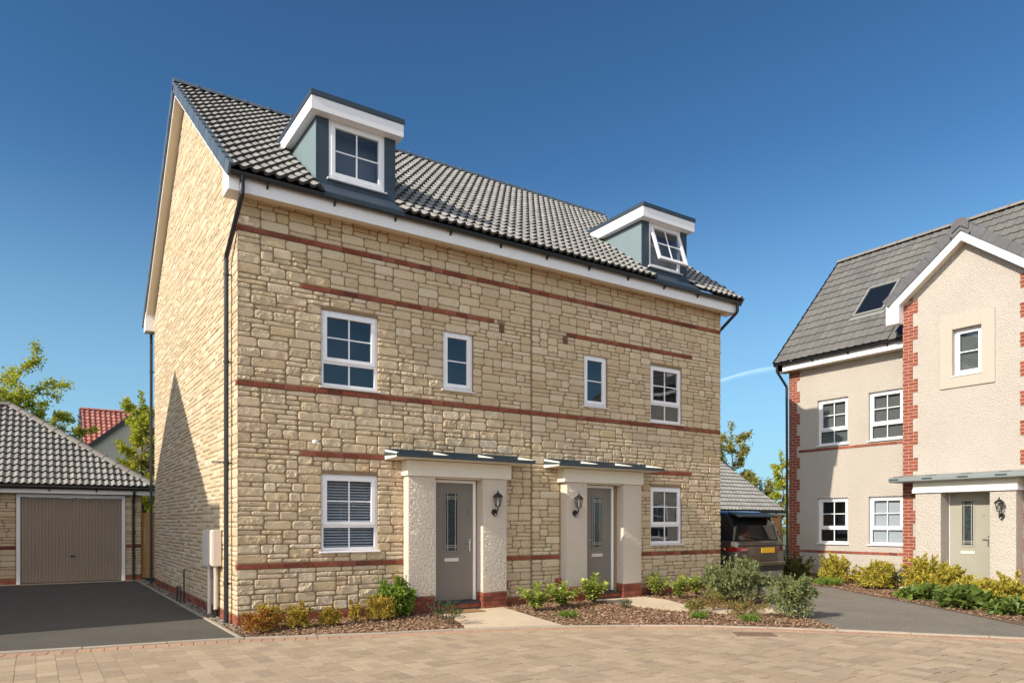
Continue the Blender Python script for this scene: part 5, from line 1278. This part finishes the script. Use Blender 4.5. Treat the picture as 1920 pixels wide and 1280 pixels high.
    # bumper
    bm_=MB(); bm_.prism(Frame((cx,0,0),(1,0,0),(0,1,0),(0,0,1)),[(-hw*.985,Yr+.35),(-hw*.985,Yr+.06),(-hw*.90,Yr-.05),(-hw*.6,Yr-.09),(hw*.6,Yr-.09),(hw*.90,Yr-.05),(hw*.985,Yr+.06),(hw*.985,Yr+.35)],.50,.60); bm_.build('bumper',M['paint'],C,bevel=.02)
    bm_=MB(); bm_.prism(Frame((cx,0,0),(1,0,0),(0,1,0),(0,0,1)),[(-hw*.97,Yr+.35),(-hw*.97,Yr+.08),(-hw*.88,Yr-.03),(-hw*.6,Yr-.06),(hw*.6,Yr-.06),(hw*.88,Yr-.03),(hw*.97,Yr+.08),(hw*.97,Yr+.35)],.38,.499); bm_.build('bumper_insert',M['cartrim'],C,bevel=.015)
    bm_=MB(); bm_.prism(Frame((cx,0,0),(1,0,0),(0,1,0),(0,0,1)),[(-hw*.96,Yr+.40),(-hw*.96,Yr+.10),(-hw*.86,Yr-.02),(-hw*.6,Yr-.05),(hw*.6,Yr-.05),(hw*.86,Yr-.02),(hw*.96,Yr+.10),(hw*.96,Yr+.40)],.21,.379); bm_.build('bumper_skirt',M['carlow'],C,bevel=.015)
    wp=MB(); wp.tube([F.P(.05,1.16,-.04),F.P(-.35,1.20,-.05)],.01,6); wp.build('rear_wiper',M['cartrim'],C)
    for sx in (-1,1):
        rr=MB(); rr.tube([(cx+sx*hw*.70,Yr+.6,1.80),(cx+sx*hw*.70,Yr+.75,1.835),(cx+sx*hw*.70,Yr+2.4,1.835),(cx+sx*hw*.70,Yr+2.6,1.80)],.014,6); rr.build('roof_rail',M['cartrim'],C)
        for y in (.95,3.85):
            w=MB(); xc=cx+sx*(hw-.10); w.tube([(xc-.11,Yr+y,.36),(xc+.115,Yr+y,.36)],.36,28); wo=w.build('wheel',M['rubber'],C,bevel=.02)
            w=MB(); xo=xc+sx*.118; w.tube([(xo,Yr+y,.36),(xo+sx*.006,Yr+y,.36)],.25,24); w.build('rim',M['alloy'],wo)
    mr=MB()
    for sx in (-1,1): 
        mr=MB(); mr.tube([(cx+sx*(hw-.05),Yr+3.0,1.10),(cx+sx*(hw+.08),Yr+3.0,1.14)],.08,10); mr.build('mirror',M['paint'],C)
car()

# ================================================================== SKY, SUN, CAMERA
EL=math.radians(31.8); AZ=math.radians(5.0)
tosun=V((-math.cos(EL)*math.cos(AZ),-math.cos(EL)*math.sin(AZ),math.sin(EL)))
sd=bpy.data.lights.new('sun','SUN'); sd.energy=3.6; sd.angle=math.radians(.55); sd.color=(1.0,.91,.77)
so=bpy.data.objects.new('sun',sd); COL.objects.link(so); so.rotation_euler=(-tosun).to_track_quat('-Z','Y').to_euler(); so.location=(-20,0,20)
w=bpy.data.worlds.new('World'); S.world=w; w.use_nodes=True; nt=w.node_tree
SKY_FILL=6.0
sky=nt.nodes.new('ShaderNodeTexSky'); sky.sky_type='NISHITA'; sky.sun_disc=False; sky.sun_elevation=EL
sky.sun_rotation=math.atan2(tosun.x,tosun.y)
sky.altitude=0; sky.air_density=1.0; sky.dust_density=.15; sky.ozone_density=4.0
bg=nt.nodes['Background']; NN=nt.nodes; LL=nt.links
gm=NN.new('ShaderNodeGamma'); gm.inputs['Gamma'].default_value=1.35; LL.new(sky.outputs[0],gm.inputs['Color'])
tn=NN.new('ShaderNodeMix'); tn.data_type='RGBA'; tn.blend_type='MULTIPLY'; tn.inputs['Factor'].default_value=1; tn.inputs['B'].default_value=(.275,.36,.34,1); LL.new(gm.outputs[0],tn.inputs['A'])
# warm fill added to the unseen sun-side sky to brighten the shaded front
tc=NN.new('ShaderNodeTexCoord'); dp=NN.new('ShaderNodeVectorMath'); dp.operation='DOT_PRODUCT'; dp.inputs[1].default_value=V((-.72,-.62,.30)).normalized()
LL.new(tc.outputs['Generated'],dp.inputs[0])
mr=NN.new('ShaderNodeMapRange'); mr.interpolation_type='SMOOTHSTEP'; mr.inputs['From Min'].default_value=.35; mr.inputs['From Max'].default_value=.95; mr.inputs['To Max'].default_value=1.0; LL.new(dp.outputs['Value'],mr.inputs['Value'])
sx=NN.new('ShaderNodeSeparateXYZ'); LL.new(tc.outputs['Generated'],sx.inputs[0])
hz=NN.new('ShaderNodeMapRange'); hz.interpolation_type='SMOOTHSTEP'; hz.inputs['From Min'].default_value=-.02; hz.inputs['From Max'].default_value=.46; hz.inputs['To Min'].default_value=.85; hz.inputs['To Max'].default_value=0; LL.new(sx.outputs['Z'],hz.inputs['Value'])
hm=NN.new('ShaderNodeMix'); hm.data_type='RGBA'; LL.new(hz.outputs[0],hm.inputs['Factor']); LL.new(tn.outputs['Result'],hm.inputs['A']); hm.inputs['B'].default_value=(1.5,2.6,3.45,1)
vc=NN.new('ShaderNodeMix'); vc.data_type='RGBA'; vc.inputs['A'].default_value=(0,0,0,1); vc.inputs['B'].default_value=(SKY_FILL*1.0,SKY_FILL*.88,SKY_FILL*.70,1); LL.new(mr.outputs[0],vc.inputs['Factor'])
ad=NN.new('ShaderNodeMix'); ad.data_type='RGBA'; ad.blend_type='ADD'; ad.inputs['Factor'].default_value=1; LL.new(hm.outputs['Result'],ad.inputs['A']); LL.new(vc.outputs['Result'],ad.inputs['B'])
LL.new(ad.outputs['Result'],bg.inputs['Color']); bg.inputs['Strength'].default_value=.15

def wisp(p0,p1,w0,w1,name='vapour_trail'):
    # a faint vapour trail some kilometres off, a soft-edged ribbon of ice haze
    p0=V(p0);p1=V(p1); d=(p1-p0); up=V((0,0,1)); n=40; b=MB(); vs=[]
    for i in range(n+1):
        t=i/n; w=w0+(w1-w0)*t; c=p0.lerp(p1,t)+up*math.sin(t*3.1)*6
        vs+=[c-up*w,c-up*w*.3,c+up*w*.5,c+up*w]
    b.add(vs,[(i*4+k,i*4+4+k,i*4+5+k,i*4+1+k) for i in range(n) for k in range(3)],.5)
    m=bpy.data.materials.new('vapour'); m.use_nodes=True; N=m.node_tree.nodes; L=m.node_tree.links
    for q in list(N): N.remove(q)
    out=N.new('ShaderNodeOutputMaterial'); df=N.new('ShaderNodeBsdfDiffuse'); df.inputs['Color'].default_value=(.9,.9,.9,1); tl=N.new('ShaderNodeBsdfTranslucent'); tl.inputs['Color'].default_value=(.9,.9,.9,1)
    tr=N.new('ShaderNodeBsdfTransparent'); a=N.new('ShaderNodeAddShader'); L.new(df.outputs[0],a.inputs[0]); L.new(tl.outputs[0],a.inputs[1])
    at=N.new('ShaderNodeAttribute'); at.attribute_name='dens'; tc=N.new('ShaderNodeTexCoord'); nz=N.new('ShaderNodeTexNoise'); nz.inputs['Scale'].default_value=.012; nz.inputs['Detail'].default_value=5; L.new(tc.outputs['Object'],nz.inputs['Vector'])
    mu=N.new('ShaderNodeMath'); mu.operation='MULTIPLY'; L.new(at.outputs['Fac'],mu.inputs[0]); L.new(nz.outputs['Fac'],mu.inputs[1])
    ms=N.new('ShaderNodeMixShader'); L.new(mu.outputs[0],ms.inputs[0]); L.new(tr.outputs[0],ms.inputs[1]); L.new(a.outputs[0],ms.inputs[2]); L.new(ms.outputs[0],out.inputs['Surface'])
    o=b.build(name,m,recalc=False); at_=o.data.attributes.new('dens','FLOAT','POINT')
    vals=[]
    for i in range(n+1):
        e=min(1,i/6,(n-i)/14+.0); vals+=[0,.10*e,.34*e,0]
    at_.data.foreach_set('value',vals); o['kind']='stuff'; o['label']='faint white vapour trail low in the sky'; return o
wisp((1177.8, 1004.9, 292.0),(1307.7, 918.2, 325.5),4.5,9)
cam=bpy.data.cameras.new('camera'); co=bpy.data.objects.new('camera',cam); COL.objects.link(co)
cam.sensor_width=36; cam.lens=1345/1920*36; cam.shift_y=340.5/1920; cam.clip_start=.1; cam.clip_end=2000
co.location=(-2.4712,-10.8848,1.5); co.rotation_euler=(math.radians(90),0,-math.radians(90-33.706+0)+math.radians(0))
# heading: camera looks along world direction (.555,.832)
co.rotation_euler=(math.radians(90),0,-math.atan2(.5549,.8319))
S.camera=co
S.view_settings.view_transform='Standard'; S.view_settings.look='None'; S.view_settings.exposure=.65; S.view_settings.gamma=1
S.cycles.max_bounces=8; S.cycles.transparent_max_bounces=12; S.cycles.caustics_reflective=False; S.cycles.caustics_refractive=False
